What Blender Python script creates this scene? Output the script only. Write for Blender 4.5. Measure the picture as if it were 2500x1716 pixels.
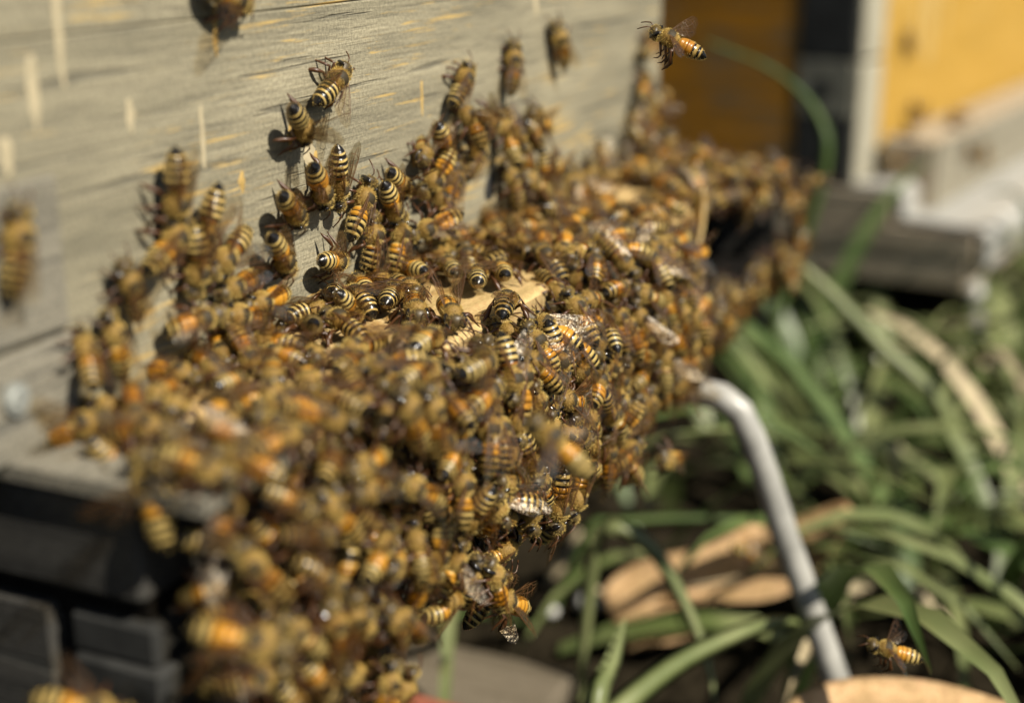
import bpy, math, random
import numpy as np
from mathutils import Vector, Matrix

random.seed(7); rng = np.random.default_rng(7)
for o in list(bpy.data.objects): bpy.data.objects.remove(o)
sc = bpy.context.scene
MM = 0.001
# World axes: X out from the hive front, Y along the hive front (away from the viewer), Z up.
# Origin on the hive front at the level of the entrance ledge. All numbers below in millimetres.

# ------------------------------------------------------------------ camera
YAW, PITCH = math.radians(24.25), math.radians(17.1)
CAM = np.array([138.0, 0.0, 72.0])
ca, sa, cp, sp = math.cos(YAW), math.sin(YAW), math.cos(PITCH), math.sin(PITCH)
Fv = np.array([-sa*cp, ca*cp, -sp]); Rv = np.array([ca, sa, 0.0]); Uv = np.cross(Rv, Fv)
cam_d = bpy.data.cameras.new('camera'); cam = bpy.data.objects.new('camera', cam_d)
sc.collection.objects.link(cam); sc.camera = cam
M = Matrix((Rv, Uv, -Fv)).transposed().to_4x4(); M.translation = Vector(CAM*MM); cam.matrix_world = M
cam_d.sensor_width = 36; cam_d.lens = 51.1
cam_d.clip_start = 0.005; cam_d.clip_end = 200
cam_d.dof.use_dof = True; cam_d.dof.focus_distance = 0.264; cam_d.dof.aperture_fstop = 7.6

# ------------------------------------------------------------------ sky and sun
SUN = np.array([0.675, -0.165, 0.73]); SUN /= np.linalg.norm(SUN)
w = bpy.data.worlds.new('World'); sc.world = w; w.use_nodes = True
nt = w.node_tree; nt.nodes.clear()
sky = nt.nodes.new('ShaderNodeTexSky'); sky.sky_type = 'NISHITA'; sky.sun_disc = False
sky.sun_elevation = math.asin(SUN[2]); sky.sun_rotation = math.atan2(SUN[0], SUN[1])
bg = nt.nodes.new('ShaderNodeBackground'); bg.inputs['Strength'].default_value = 0.05
wo = nt.nodes.new('ShaderNodeOutputWorld')
nt.links.new(sky.outputs[0], bg.inputs[0]); nt.links.new(bg.outputs[0], wo.inputs[0])
sl = bpy.data.lights.new('sun', 'SUN'); sl.energy = 5.0; sl.angle = math.radians(0.55); sl.color = (1.0, 0.93, 0.80)
so = bpy.data.objects.new('sun', sl); sc.collection.objects.link(so)
so.rotation_euler = Vector(-SUN).to_track_quat('-Z', 'Y').to_euler(); so.location = Vector(SUN)*2
sc.view_settings.view_transform = 'Standard'; sc.view_settings.look = 'None'
sc.view_settings.exposure = 0.4; sc.view_settings.gamma = 1.0; sc.view_settings.use_curve_mapping = False
sc.render.engine = 'CYCLES'
sc.cycles.use_denoising = True; sc.cycles.transparent_max_bounces = 24; sc.cycles.max_bounces = 6; sc.cycles.diffuse_bounces = 1
sc.cycles.sample_clamp_indirect = 6.0; sc.cycles.use_adaptive_sampling = True
sc.cycles.caustics_reflective = False; sc.cycles.caustics_refractive = False

# ------------------------------------------------------------------ material helpers
class NT:
    def __init__(s, name):
        s.m = bpy.data.materials.new(name); s.m.use_nodes = True
        s.t = s.m.node_tree; s.t.nodes.clear()
        s.out = s.n('ShaderNodeOutputMaterial'); s.p = s.n('ShaderNodeBsdfPrincipled')
        s.l(s.p.outputs[0], s.out.inputs[0])
    def n(s, k, **kw):
        nd = s.t.nodes.new(k)
        for a, b in kw.items(): setattr(nd, a, b)
        return nd
    def l(s, a, b): s.t.links.new(a, b)
    def coord(s, sc3, out='Object'):
        tc = s.n('ShaderNodeTexCoord'); mp = s.n('ShaderNodeMapping'); mp.inputs['Scale'].default_value = sc3
        s.l(tc.outputs[out], mp.inputs[0]); return mp.outputs[0]
    def noise(s, vec, scale=1, detail=4, rough=0.55, dist=0):
        nd = s.n('ShaderNodeTexNoise'); nd.inputs['Scale'].default_value = scale
        nd.inputs['Detail'].default_value = detail; nd.inputs['Roughness'].default_value = rough
        nd.inputs['Distortion'].default_value = dist
        if vec is not None: s.l(vec, nd.inputs['Vector'])
        return nd.outputs['Fac']
    def ramp(s, fac, stops, interp='LINEAR'):
        r = s.n('ShaderNodeValToRGB'); cr = r.color_ramp; cr.interpolation = interp
        while len(cr.elements) < len(stops): cr.elements.new(0.5)
        for e, (p, c) in zip(cr.elements, stops):
            e.position = p; e.color = (*c, 1) if not isinstance(c, (int, float)) else (c, c, c, 1)
        s.l(fac, r.inputs[0]); return r.outputs[0]
    def mix(s, fac, a, b, mode='MIX'):
        m = s.n('ShaderNodeMix', data_type='RGBA', blend_type=mode)
        for v, i in ((fac, 0), (a, 6), (b, 7)):
            if isinstance(v, (int, float)): m.inputs[i].default_value = v
            elif isinstance(v, tuple): m.inputs[i].default_value = (*v, 1)
            else: s.l(v, m.inputs[i])
        return m.outputs[2]
    def math(s, op, a, b=0.0):
        m = s.n('ShaderNodeMath', operation=op)
        for v, i in ((a, 0), (b, 1)):
            if isinstance(v, (int, float)): m.inputs[i].default_value = v
            else: s.l(v, m.inputs[i])
        return m.outputs[0]
    def bump(s, h, dist, strength=1.0):
        b = s.n('ShaderNodeBump'); b.inputs['Distance'].default_value = dist; b.inputs['Strength'].default_value = strength
        s.l(h, b.inputs['Height']); s.l(b.outputs[0], s.p.inputs['Normal'])
    def set(s, **kw):
        for k, v in kw.items():
            i = s.p.inputs[k.replace('_', ' ')]
            if isinstance(v, tuple): i.default_value = (*v, 1) if len(v) == 3 else v
            elif isinstance(v, (int, float)): i.default_value = v
            else: s.l(v, i)
        return s

def wood(name, c_lo, c_hi, c_crack, along='Y', paint=None, paint_lo=0.56, rough=0.75, fine=1.0, bump=0.00025):
    t = NT(name)
    st = {'Y': (1200*fine, 55, 1200*fine), 'X': (28, 900*fine, 900*fine), 'Z': (900*fine, 900*fine, 28)}[along]
    lo = {'Y': (90, 9, 90), 'X': (9, 90, 90), 'Z': (90, 90, 9)}[along]
    g1 = t.noise(t.coord(st), 1, 5, 0.65, 0.3); g2 = t.noise(t.coord(lo), 1.6, 4, 0.55, 0.6)
    spk = t.noise(t.coord((1500, 1500, 1500)), 1, 3, 0.6)
    base = t.mix(t.ramp(g2, [(0.3, 0.0), (0.7, 1.0)]), c_lo, c_hi)
    base = t.mix(t.math('MULTIPLY', t.ramp(g1, [(0.35, 1.0), (0.54, 0.0)]), 0.42), base, c_crack)
    base = t.mix(0.4, base, t.ramp(spk, [(0.3, 0.0), (0.7, 0.6)]), 'OVERLAY')
    st2 = {'Y': (480*fine, 20, 480*fine), 'X': (9, 330*fine, 330*fine), 'Z': (330*fine, 330*fine, 9)}[along]
    crk = t.ramp(t.noise(t.coord(st2), 1.0, 3, 0.5, 0.4), [(0.33, 1.0), (0.38, 0.0)])
    base = t.mix(t.math('MULTIPLY', crk, 0.6), base, c_crack)
    if paint:
        pn = t.noise(t.coord({'Y': (1000, 38, 1000), 'X': (16, 800, 800), 'Z': (800, 800, 16)}[along]), 1, 5, 0.7, 0.5)
        pm = t.noise(t.coord((35, 35, 35)), 1, 2)
        f = t.math('ADD', pn, t.math('MULTIPLY', t.math('SUBTRACT', pm, 0.5), 0.5))
        base = t.mix(t.ramp(f, [(paint_lo, 0.0), (paint_lo+0.06, 0.85)]), base, paint)
    t.set(Base_Color=base, Roughness=rough, Specular_IOR_Level=0.2)
    h = t.math('SUBTRACT', t.math('ADD', g1, t.math('MULTIPLY', spk, 0.35)), t.math('MULTIPLY', crk, 0.6))
    t.bump(h, bump)
    return t.m

def plain(name, col, rough=0.5, var=0.25, scale=200, bump=0.0, metal=0.0, spec=0.2):
    t = NT(name); f = t.noise(t.coord((scale,)*3), 1, 4)
    dk = tuple(c*(1-var) for c in col); lt = tuple(min(1, c*(1+var)) for c in col)
    t.set(Base_Color=t.mix(t.ramp(f, [(0.3, 0.0), (0.7, 1.0)]), dk, lt), Roughness=rough, Metallic=metal, Specular_IOR_Level=spec)
    if bump: t.bump(f, bump)
    return t.m

MAT = {}
MAT['wall'] = wood('weathered_wall_wood', (0.265, 0.24, 0.165), (0.47, 0.418, 0.285), (0.10, 0.095, 0.075), 'Y', paint=(0.60, 0.41, 0.14), paint_lo=0.605)
MAT['plate'] = wood('grey_patch_wood', (0.235, 0.215, 0.165), (0.34, 0.31, 0.24), (0.09, 0.09, 0.08), 'Y')
MAT['fresh'] = wood('fresh_pale_wood', (0.58, 0.43, 0.18), (0.72, 0.56, 0.27), (0.36, 0.23, 0.08), 'Y', rough=0.6, bump=0.0001)
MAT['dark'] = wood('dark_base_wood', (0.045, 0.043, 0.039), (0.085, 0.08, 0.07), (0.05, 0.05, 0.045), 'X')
MAT['gap_shade'] = plain('gap_shade_black', (0.010, 0.009, 0.008), 0.9, 0.25, 200, 0, 0, 0.05)  # near-black colour that paints shade into the base opening and slots
MAT['propolis'] = plain('propolis_cream', (0.52, 0.44, 0.285), 0.5, 0.2, 300)
MAT['paintdrip'] = plain('yellow_drip', (0.52, 0.35, 0.12), 0.5, 0.3, 300)
MAT['rod'] = plain('pale_grey_coated_steel', (0.37, 0.36, 0.325), 0.34, 0.3, 110, 0.00015, 0.0, 0.5)
MAT['orange'] = wood('orange_paint_worn', (0.45, 0.19, 0.012), (0.62, 0.28, 0.02), (0.10, 0.075, 0.04), 'X', paint=(0.17, 0.15, 0.10), paint_lo=0.53)
MAT['yellow'] = wood('yellow_paint_worn', (0.52, 0.305, 0.045), (0.61, 0.385, 0.075), (0.45, 0.29, 0.08), 'Y', paint=(0.52, 0.42, 0.20), paint_lo=0.63)
MAT['endgrain'] = plain('grey_end_grain', (0.21, 0.20, 0.155), 0.8, 0.35, 120)
MAT['endblack_shade'] = plain('blackened_end_grain_and_shade', (0.035, 0.035, 0.033), 0.8, 0.4, 120)  # dark end grain and knots; also paints shade on the near lower rails
MAT['corner'] = plain('bleached_corner_wood', (0.40, 0.37, 0.28), 0.7, 0.2, 150)
MAT['brown'] = wood('brown_block_wood', (0.42, 0.34, 0.23), (0.60, 0.51, 0.37), (0.10, 0.05, 0.035), 'X')
MAT['greyface'] = wood('grey_block_face', (0.29, 0.26, 0.19), (0.40, 0.36, 0.27), (0.13, 0.11, 0.08), 'Y')
MAT['white'] = plain('white_tray_paint', (0.40, 0.39, 0.355), 0.45, 0.06, 60)
MAT['soil'] = plain('dark_soil', (0.020, 0.016, 0.010), 0.95, 0.6, 150, 0.002, 0.0, 0.02)
MAT['leaf'] = wood('dry_leaf_tan', (0.58, 0.40, 0.19), (0.72, 0.52, 0.28), (0.34, 0.19, 0.07), 'Y', rough=0.6, fine=0.3)
MAT['stone'] = plain('pale_stone', (0.55, 0.54, 0.50), 0.7, 0.15, 200)
MAT['plank'] = wood('grey_ground_plank', (0.15, 0.125, 0.085), (0.24, 0.20, 0.145), (0.08, 0.06, 0.04), 'X')
MAT['brick'] = plain('red_brown_brick', (0.30, 0.10, 0.06), 0.85, 0.3, 200)
MAT['straw'] = plain('dry_straw', (0.46, 0.38, 0.24), 0.6, 0.25, 150)
MAT['metal'] = plain('dull_screw_metal', (0.32, 0.33, 0.30), 0.6, 0.2, 400, 0, 0.3)

def grassmat(name, a, b):
    t = NT(name); u = t.n('ShaderNodeUVMap'); s = t.n('ShaderNodeSeparateXYZ'); t.l(u.outputs[0], s.inputs[0])
    v = t.noise(t.coord((30, 30, 30)), 1, 2)
    c = t.mix(t.ramp(v, [(0.35, 0.0), (0.65, 1.0)]), a, b)
    wv = t.n('ShaderNodeTexWave'); wv.inputs['Scale'].default_value = 4.0; t.l(u.outputs[0], wv.inputs[0])
    c = t.mix(t.math('MULTIPLY', wv.outputs['Fac'], 0.3), c, tuple(x*0.6 for x in a))
    t.set(Base_Color=c, Roughness=0.42, Specular_IOR_Level=0.6)
    tr = t.n('ShaderNodeBsdfTranslucent'); t.l(c, tr.inputs[0])
    mx = t.n('ShaderNodeMixShader'); mx.inputs[0].default_value = 0.25
    t.l(t.p.outputs[0], mx.inputs[1]); t.l(tr.outputs[0], mx.inputs[2]); t.l(mx.outputs[0], t.out.inputs[0])
    return t.m
MAT['grass'] = grassmat('sage_grass', (0.125, 0.165, 0.05), (0.32, 0.345, 0.15))
MAT['grass2'] = grassmat('deep_green_grass', (0.07, 0.12, 0.03), (0.15, 0.21, 0.065))

# ------------------------------------------------------------------ mesh helpers
class MB:
    def __init__(s): s.v = []; s.f = []; s.m = []; s.uv = {}
    def add(s, vs, fs, mat=0):
        b = len(s.v); s.v += [tuple(p) for p in vs]
        for f in fs: s.f.append(tuple(i+b for i in f)); s.m.append(mat)
        return b
    def box(s, x0, x1, y0, y1, z0, z1, mat=0, bev=0.0, jit=0.0):
        if bev <= 0:
            vs = [(x, y, z) for x in (x0, x1) for y in (y0, y1) for z in (z0, z1)]
            s.add(vs, [(0,1,3,2),(4,6,7,5),(0,4,5,1),(2,3,7,6),(0,2,6,4),(1,5,7,3)], mat); return
        b = min(bev, (x1-x0)/2.01, (y1-y0)/2.01, (z1-z0)/2.01)
        vs = []; idx = {}
        for ix, (x, sx) in enumerate(((x0, 1), (x1, -1))):
            for iy, (y, sy) in enumerate(((y0, 1), (y1, -1))):
                for iz, (z, sz) in enumerate(((z0, 1), (z1, -1))):
                    for a in range(3):
                        idx[ix, iy, iz, a] = len(vs)
                        vs.append((x+(0 if a == 0 else sx*b)+random.uniform(-jit, jit), y+(0 if a == 1 else sy*b), z+(0 if a == 2 else sz*b)+random.uniform(-jit, jit)))
        fs = []
        for a in range(3):
            for e in (0, 1):
                c = []
                for p, q in ((0,0),(0,1),(1,1),(1,0)):
                    k = [0,0,0]; k[a] = e; k[(a+1)%3] = p; k[(a+2)%3] = q
                    c.append(idx[(*k, a)])
                fs.append(tuple(c if e else c[::-1]))
        for a in range(3):
            b1, b2 = (a+1)%3, (a+2)%3
            for p in (0, 1):
                for q in (0, 1):
                    k0 = [0,0,0]; k0[b1] = p; k0[b2] = q; k1 = list(k0); k1[a] = 1
                    c = (idx[(*k0, b1)], idx[(*k1, b1)], idx[(*k1, b2)], idx[(*k0, b2)])
                    fs.append(c if (p == q) else c[::-1])
        for p in (0,1):
            for q in (0,1):
                for r in (0,1):
                    c = (idx[p,q,r,0], idx[p,q,r,1], idx[p,q,r,2]); fs.append(c if (p+q+r) % 2 else c[::-1])
        s.add(vs, fs, mat)
    def tube(s, pts, rad, n=10, mat=0, cap=True):
        P = [Vector(p) for p in pts]; rings = []; ref = Vector((0.31, 0.52, 0.79))
        for i, p in enumerate(P):
            t = (P[min(i+1, len(P)-1)]-P[max(i-1, 0)]).normalized()
            a = t.cross(ref).normalized(); c = t.cross(a)
            r = rad[i] if hasattr(rad, '__len__') else rad
            ra, rb = r if hasattr(r, '__len__') else (r, r)
            rings.append([p+a*(ra*math.cos(2*math.pi*k/n))+c*(rb*math.sin(2*math.pi*k/n)) for k in range(n)])
        vs = [q for r in rings for q in r]; fs = []
        for i in range(len(P)-1):
            for k in range(n): fs.append((i*n+k, i*n+(k+1)%n, (i+1)*n+(k+1)%n, (i+1)*n+k))
        if cap: fs += [tuple(range(n))[::-1], tuple((len(P)-1)*n+k for k in range(n))]
        s.add(vs, fs, mat)
    def data(s, name, mats, smooth=True):
        me = bpy.data.meshes.new(name)
        me.from_pydata([(x*MM, y*MM, z*MM) for x, y, z in s.v], [], s.f)
        for m in mats: me.materials.append(MAT[m] if isinstance(m, str) else m)
        me.polygons.foreach_set('material_index', s.m)
        me.polygons.foreach_set('use_smooth', [smooth]*len(s.f))
        if s.uv:
            ul = me.uv_layers.new(name='UVMap'); a = np.zeros((len(s.v), 2), 'f')
            for i, q in s.uv.items(): a[i] = q
            li = np.zeros(len(me.loops), 'i'); me.loops.foreach_get('vertex_index', li)
            ul.data.foreach_set('uv', a[li].ravel())
        me.update(); return me
    def build(s, name, mats, parent=None, smooth=False):
        o = bpy.data.objects.new(name, s.data(name, mats if isinstance(mats, (list, tuple)) else [mats], smooth))
        sc.collection.objects.link(o)
        if parent: o.parent = parent
        return o
def tag(o, label, cat, group=None):
    o['label'] = label; o['category'] = cat
    if group: o['group'] = group
    return o
def empty(name, loc=(0, 0, 0)):
    o = bpy.data.objects.new(name, None); sc.collection.objects.link(o)
    o.location = Vector(loc)*MM; o.empty_display_size = 0.01; return o
def boxpart(name, mat, parent, *b, bev=0.6, jit=0.0):
    m = MB(); m.box(*b, 0, bev, jit); return m.build(name, mat, parent)

# ------------------------------------------------------------------ ground
GZ = -150.0
m = MB(); n = 60; xs = np.linspace(-1, 1, n); xs = np.sign(xs)*np.abs(xs)**3.2*30000
m.v = [(x+100, y+400, GZ+(random.uniform(-4, 4) if max(abs(x), abs(y)) < 900 else 0)) for y in xs for x in xs]
m.f = [(j*n+i, j*n+i+1, (j+1)*n+i+1, (j+1)*n+i) for j in range(n-1) for i in range(n-1)]; m.m = [0]*len(m.f)
g = m.build('ground', 'soil', smooth=True); g['kind'] = 'structure'

# ------------------------------------------------------------------ our hive
hive = empty('beehive', (-150, 250, GZ))
tag(hive, 'weathered grey wooden beehive whose ledge is covered by the bee swarm', 'beehive')
def keep(o, p):
    o.parent = p
    o.matrix_parent_inverse = Matrix.Translation(-p.location) if p.type == 'EMPTY' else Matrix.Identity(4); return o
def part(name, mat, p, *b, bev=0.6, jit=0.0): return keep(boxpart(name, mat, None, *b, bev=bev, jit=jit), p)

WALL_END = 412.0
lower = part('wall_plank', 'wall', hive, -22, 0, 60, WALL_END, -0.3, 55.0, bev=0.25)
upper = part('wall_plank', 'wall', hive, -22, -0.2, 60, WALL_END, 55.1, 260, bev=0.25)
part('side_panel', 'wall', hive, -420, -22, WALL_END-22, WALL_END-0.4, -6, 259)
part('side_panel', 'wall', hive, -420, -22, 60.4, 82, -6, 259)
part('back_panel', 'wall', hive, -442, -420, 60, WALL_END, -6, 260)
part('roof_cover', 'plate', hive, -455, 14, 45, WALL_END+16, 260.4, 285, bev=2)
part('patch_plate', 'plate', hive, 0.0, 1.6, 120, 153, 15.4, 37, bev=0.6)
pl2 = part('patch_plate', 'plate', hive, 0.0, 1.0, 120, 154, -0.5, 14.6, bev=0.6)
mb = MB(); mb.tube([(0.8, 141, 8.5), (1.9, 141, 8.5)], 2.3, 14); mb.tube([(1.8, 141, 8.5), (2.2, 141, 8.5)], [1.9, 1.4], 14)
keep(mb.build('screw', 'metal'), pl2)
BASE_END = 454.0
part('ledge_board', 'plate', hive, -30, 33, 139.5, 163.6, -3.2, 0, bev=0.8, jit=0.4)
led = part('ledge_board', 'fresh', hive, -30, 30, 164, 398, -7, 0, bev=0.8, jit=0.4)
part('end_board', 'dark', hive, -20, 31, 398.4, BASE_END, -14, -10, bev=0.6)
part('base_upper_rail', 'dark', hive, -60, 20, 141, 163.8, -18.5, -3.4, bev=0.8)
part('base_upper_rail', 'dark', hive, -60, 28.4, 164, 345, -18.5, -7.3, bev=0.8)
part('base_lower_rail', 'endblack_shade', hive, 6.5, 22, 141, 163.8, -46, -28.2, bev=0.8)  # near-black colour paints shade on this sunlit front corner
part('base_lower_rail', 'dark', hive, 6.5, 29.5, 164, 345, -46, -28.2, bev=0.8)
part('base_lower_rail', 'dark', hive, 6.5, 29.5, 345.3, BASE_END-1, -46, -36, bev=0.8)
part('inner_shade_fill', 'gap_shade', hive, 5.2, 29, 346, BASE_END-11, -35.9, -34.8, bev=0.2)  # thin near-black sheet, painted shade over the floor of the opening
part('base_lower_rail', 'endblack_shade', hive, 6.5, 21, 141.6, 163.8, -28, -22, bev=0.6)  # same near-black, shade put into the rail colour
part('base_lower_rail', 'dark', hive, 6.5, 28.5, 164.2, 345, -28, -22, bev=0.6)
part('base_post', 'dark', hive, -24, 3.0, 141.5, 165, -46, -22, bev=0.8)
part('inner_shade_fill', 'gap_shade', hive, -70, 5.0, 168, BASE_END-12, -45, -14.2, bev=0.3)  # fills the hollow behind the rails, its shade painted near-black
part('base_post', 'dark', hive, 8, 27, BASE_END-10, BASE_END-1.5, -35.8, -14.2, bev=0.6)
part('inner_shade_fill', 'gap_shade', hive, -60, 19, 143.5, 166, -24, -18.7, bev=0.2)  # slot fill with shade painted into its colour
part('inner_shade_fill', 'gap_shade', hive, -70, 4.0, 345.5, 397.5, -14.1, -7.3, bev=0.2)  # closes the opening under the ledge with the same painted shade
mb = MB(); mb.tube([(-.3, 294, 11), (.25, 294, 11), (.26, 294, 11)], [(2.4, 3.4), (2.2, 3.2), (.1, .1)], 14); keep(mb.build('knot', 'endblack_shade'), lower)
for yy in (150, 400):
    part('stand_leg', 'dark', hive, -110, -70, yy-30, yy+10, GZ-4, -46, bev=1)
    part('stand_leg', 'dark', hive, -400, -360, yy-30, yy+10, GZ-4, -7, bev=1)
part('stand_rail', 'dark', hive, -420, -24, 110, 138, -46, -6.4, bev=1)
part('stand_rail', 'dark', hive, -420, -72, 380, 408, -46, -6.4, bev=1)
mb = MB()
RODP = [(10, 343, -48.4), (24, 343.5, -48.4), (35, 344, -48.2), (42, 344, -48.8), (46.8, 344, -52), (50.4, 344, -58.5), (54.8, 344, -68.5), (60.5, 344, -84), (67, 344, -99.5), (76, 344, -121.5), (83.5, 344, -138), (90.5, 344, -155)]
mb.tube(RODP, [3.5, 3.5, 3.5, 3.65, 3.7, 3.6, 3.5, 3.55, 3.45, 3.55, 3.5, 3.55], 18)
keep(mb.build('support_rod', 'rod', smooth=True), hive)
# cream propolis and paint streaks on the wall (Y, Z top, length, width)
def streak(y, z, ln, wd, mat, seed):
    r = random.Random(seed); mb = MB(); n = 7; vs = []; fs = []
    for i in range(n+1):
        t = i/n; ww = wd*(0.25+0.75*math.sin(math.pi*min(1, 0.12+0.86*t)))*r.uniform(0.7, 1.15); zz = z-ln*t; yo = r.uniform(-.12, .12)*wd
        vs += [(-0.02, y+yo-ww/2, zz), (0.16, y+yo-ww/4, zz), (0.16, y+yo+ww/4, zz), (-0.02, y+yo+ww/2, zz)]
    for i in range(n):
        for k in range(3): fs.append((i*4+k, i*4+k+1, i*4+4+k+1, i*4+4+k))
    mb.add(vs, fs); return keep(mb.build('propolis_streak', mat, smooth=True), lower if z-ln/2 < 55 else upper)
for i, (y, z, ln, wd, c) in enumerate([(151.5, 53, 10, 2.2, 0), (157.5, 70, 22, 1.9, 0), (172, 67, 8, 2.6, 0), (184.5, 71, 6, 1.9, 1), (171, 45, 5, 1.9, 0), (193, 57, 8, 1.5, 1), (188, 42, 10, 1.4, 0), (145.5, 43, 5, 2.8, 0), (198, 30, 3.5, 2, 1), (213, 36, 5, 1.7, 1), (219, 32, 6, 3.8, 0), (221, 30, 3.5, 1.6, 1), (262, 38, 7, 1.0, 1), (258, 24, 3, 1.6, 1), (320, 52, 5, 2.6, 0)]):
    streak(y, z, ln, wd, 'paintdrip' if c else 'propolis', i)

# ------------------------------------------------------------------ neighbouring hive
Y2 = 690.0
H2ROT = -8.0
h2 = empty('beehive', (5, Y2, GZ))
tag(h2, 'yellow painted beehive with worn orange side standing behind the swarm', 'beehive')
part('side_panel', 'orange', h2, -440, -26.4, Y2+0.6, Y2+24, -62, 240)
for z0, z1, mt, dx in ((2.4, 240, 'endblack_shade', 0), (-24.6, 1.8, 'endgrain', 0), (-57, -25.2, 'endblack_shade', -1.5)):
    fj = part('finger_joint', mt, h2, -26, 2.0+dx, Y2, Y2+28, z0, z1, bev=0.7)
mb = MB(); mb.tube([(-13, Y2-0.4, -11), (-13, Y2+2, -11)], 4.2, 12); keep(mb.build('knot', 'endblack_shade'), bpy.data.objects['finger_joint.001'])
part('corner_strip', 'corner', h2, 2.2, 5.5, Y2+0.5, Y2+30, 3, 240, bev=0.6)
part('corner_strip', 'corner', h2, 2.2, 5.5, Y2+0.5, Y2+30, -55, 0.8, bev=0.6)
fp2 = part('front_panel', 'yellow', h2, -20, 5.0, Y2+30.4, Y2+900, -55, 240)
part('back_panel', 'yellow', h2, -460, -440.4, Y2, Y2+900, -62, 240)
part('side_panel', 'orange', h2, -440, -20.4, Y2+876, Y2+900, -62, 240)
part('roof_cover', 'plate', h2, -470, 16, Y2-14, Y2+914, 240.4, 262, bev=2)
part('floor_board', 'brown', h2, -440, 25, Y2-1.0, Y2+900, -76, -57.6)
part('landing_plank', 'brown', h2, -40, 65, Y2-1.2, Y2+890, -84.6, -72.4)
part('landing_plank', 'brown', h2, -40, 62, Y2-0.7, Y2+890, -100, -85.2)
part('entrance_block', 'brown', h2, 10, 35.0, Y2+24, Y2+600, -69, -36, bev=1)
part('entrance_block_face', 'greyface', h2, 35.0, 37, Y2+25, Y2+600, -68.6, -36.4, bev=0.6)
mb = MB(); prof = [(4, -57.3), (25.5, -57.3), (27.5, -59.5), (27.5, -68.5), (30, -70.5), (66, -72.2), (68.2, -74.5), (68.2, -88)]
th = [(4, -55.0), (26.5, -55.0), (30, -58.5), (30, -67.5), (32, -68.4), (67, -70), (70.6, -73.5), (70.6, -88)]
k = len(prof); vs = [(x, y, z) for y in (Y2, Y2+890) for x, z in prof+th]; fs = []
for i in range(k-1):
    fs += [(i, i+1, k+i+1, k+i), (2*k+i, 3*k+i, 3*k+i+1, 2*k+i+1), (i, 2*k+i, 2*k+i+1, i+1), (k+i, k+i+1, 3*k+i+1, 3*k+i)]
fs += [(k-1, 3*k-1, 4*k-1, 2*k-1), (0, k, 3*k, 2*k)]
mb.add(vs, fs); keep(mb.build('white_landing_tray', 'white'), h2)
mb = MB(); mb.tube([(50, Y2+14, -100), (64, Y2+12, -101), (66, Y2+10, -108), (63, Y2+8, -130), (60, Y2+6, -158)], [3.5, 4.5, 4.6, 4.5, 4.2], 12)
keep(mb.build('support_rod', 'rod', smooth=True), h2)
for yy in (Y2+40, Y2+840):
    part('stand_leg', 'brown', h2, -60, -20, yy, yy+40, GZ-4, -100.4)
    part('stand_leg', 'brown', h2, -430, -390, yy, yy+40, GZ-4, -70.4)
for i, (y, z, ln, wd) in enumerate([(792, 62, 70, 26), (770, 30, 30, 9), (820, 50, 50, 7), (742, 36, 22, 6)]):
    o = streak(y, z, ln, wd, 'paintdrip', 50+i); o.location.x = 5.0*MM; o.parent = fp2; o.name = 'drip_stain'

h2.rotation_euler.z = math.radians(H2ROT)
# ------------------------------------------------------------------ grass, leaves and litter
def blade(mb, base, az, ln, wd, lean, curl, n=7, twist=0.0, mat=0, stiff=1.6):
    p = Vector(base); d = Vector((math.cos(az), math.sin(az), 0)); el = lean; st = ln/n; vs = []; fs = []
    for i in range(n+1):
        t = i/n; s = Vector((-math.sin(az+twist*t), math.cos(az+twist*t), 0.25*math.sin(3*t+az)))
        ww = wd*0.5*(min(1, 0.55+1.8*t) if t < .3 else 1)*(1-t**2.6)+0.12
        up = Vector((0, 0, 1))*wd*0.12
        vs += [p-s*ww+up, p, p+s*ww+up]
        p = p+(d*math.cos(el)+Vector((0, 0, 1))*math.sin(el))*st
        el -= curl/n*(0.3+stiff*t)
        if p.z < GZ+2: p.z = GZ+2
    b = len(mb.v)
    for i in range(n): fs += [(i*3, i*3+1, i*3+4, i*3+3), (i*3+1, i*3+2, i*3+5, i*3+4)]
    mb.add(vs, fs, mat)
    for i in range(n+1):
        for j in range(3): mb.uv[b+i*3+j] = (j*0.5, i/n*4)
rg = random.Random(11); mb = MB()
cnt = 0
while cnt < 560:
    x, y = rg.uniform(-30, 330), rg.uniform(230, 1150)
    if x < 60 and 138 < y < 445 and rg.random() < 0.6: continue
    if -10 < x < 75 and y > 680: continue
    if y < 300 and rg.random() < .6: continue
    if 5 < x < 130 and 285 < y < 425 and (y < 350 or rg.random() < .8): continue
    if x > 60 and y < 350: continue
    ln = rg.uniform(70, 170); az = rg.choice([rg.gauss(-0.9, 0.6), rg.gauss(2.3, 0.6), rg.uniform(0, 6.28)])
    blade(mb, (x, y, GZ), az, ln, rg.uniform(4, 11), rg.uniform(0.35, 1.2), rg.uniform(0.9, 2.4), 7, rg.uniform(-.8, .8), 0 if rg.random() < .65 else (1 if rg.random() < .86 else 2))
    cnt += 1
for i in range(2500):
    x, y = rg.uniform(-600, 2600), rg.uniform(-800, 3500)
    if -480 < x < 340 and -200 < y < 1180: continue
    blade(mb, (x, y, GZ), rg.uniform(0, 6.28), rg.uniform(60, 150), rg.uniform(4, 9), rg.uniform(0.5, 1.3), rg.uniform(0.8, 2), 4, 0, rg.choice([0, 0, 1]))
gr = mb.build('grass', ['grass', 'grass2', 'straw'], smooth=True); gr['kind'] = 'stuff'; gr['label'] = 'tangle of sage green grass on the dark soil'
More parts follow.
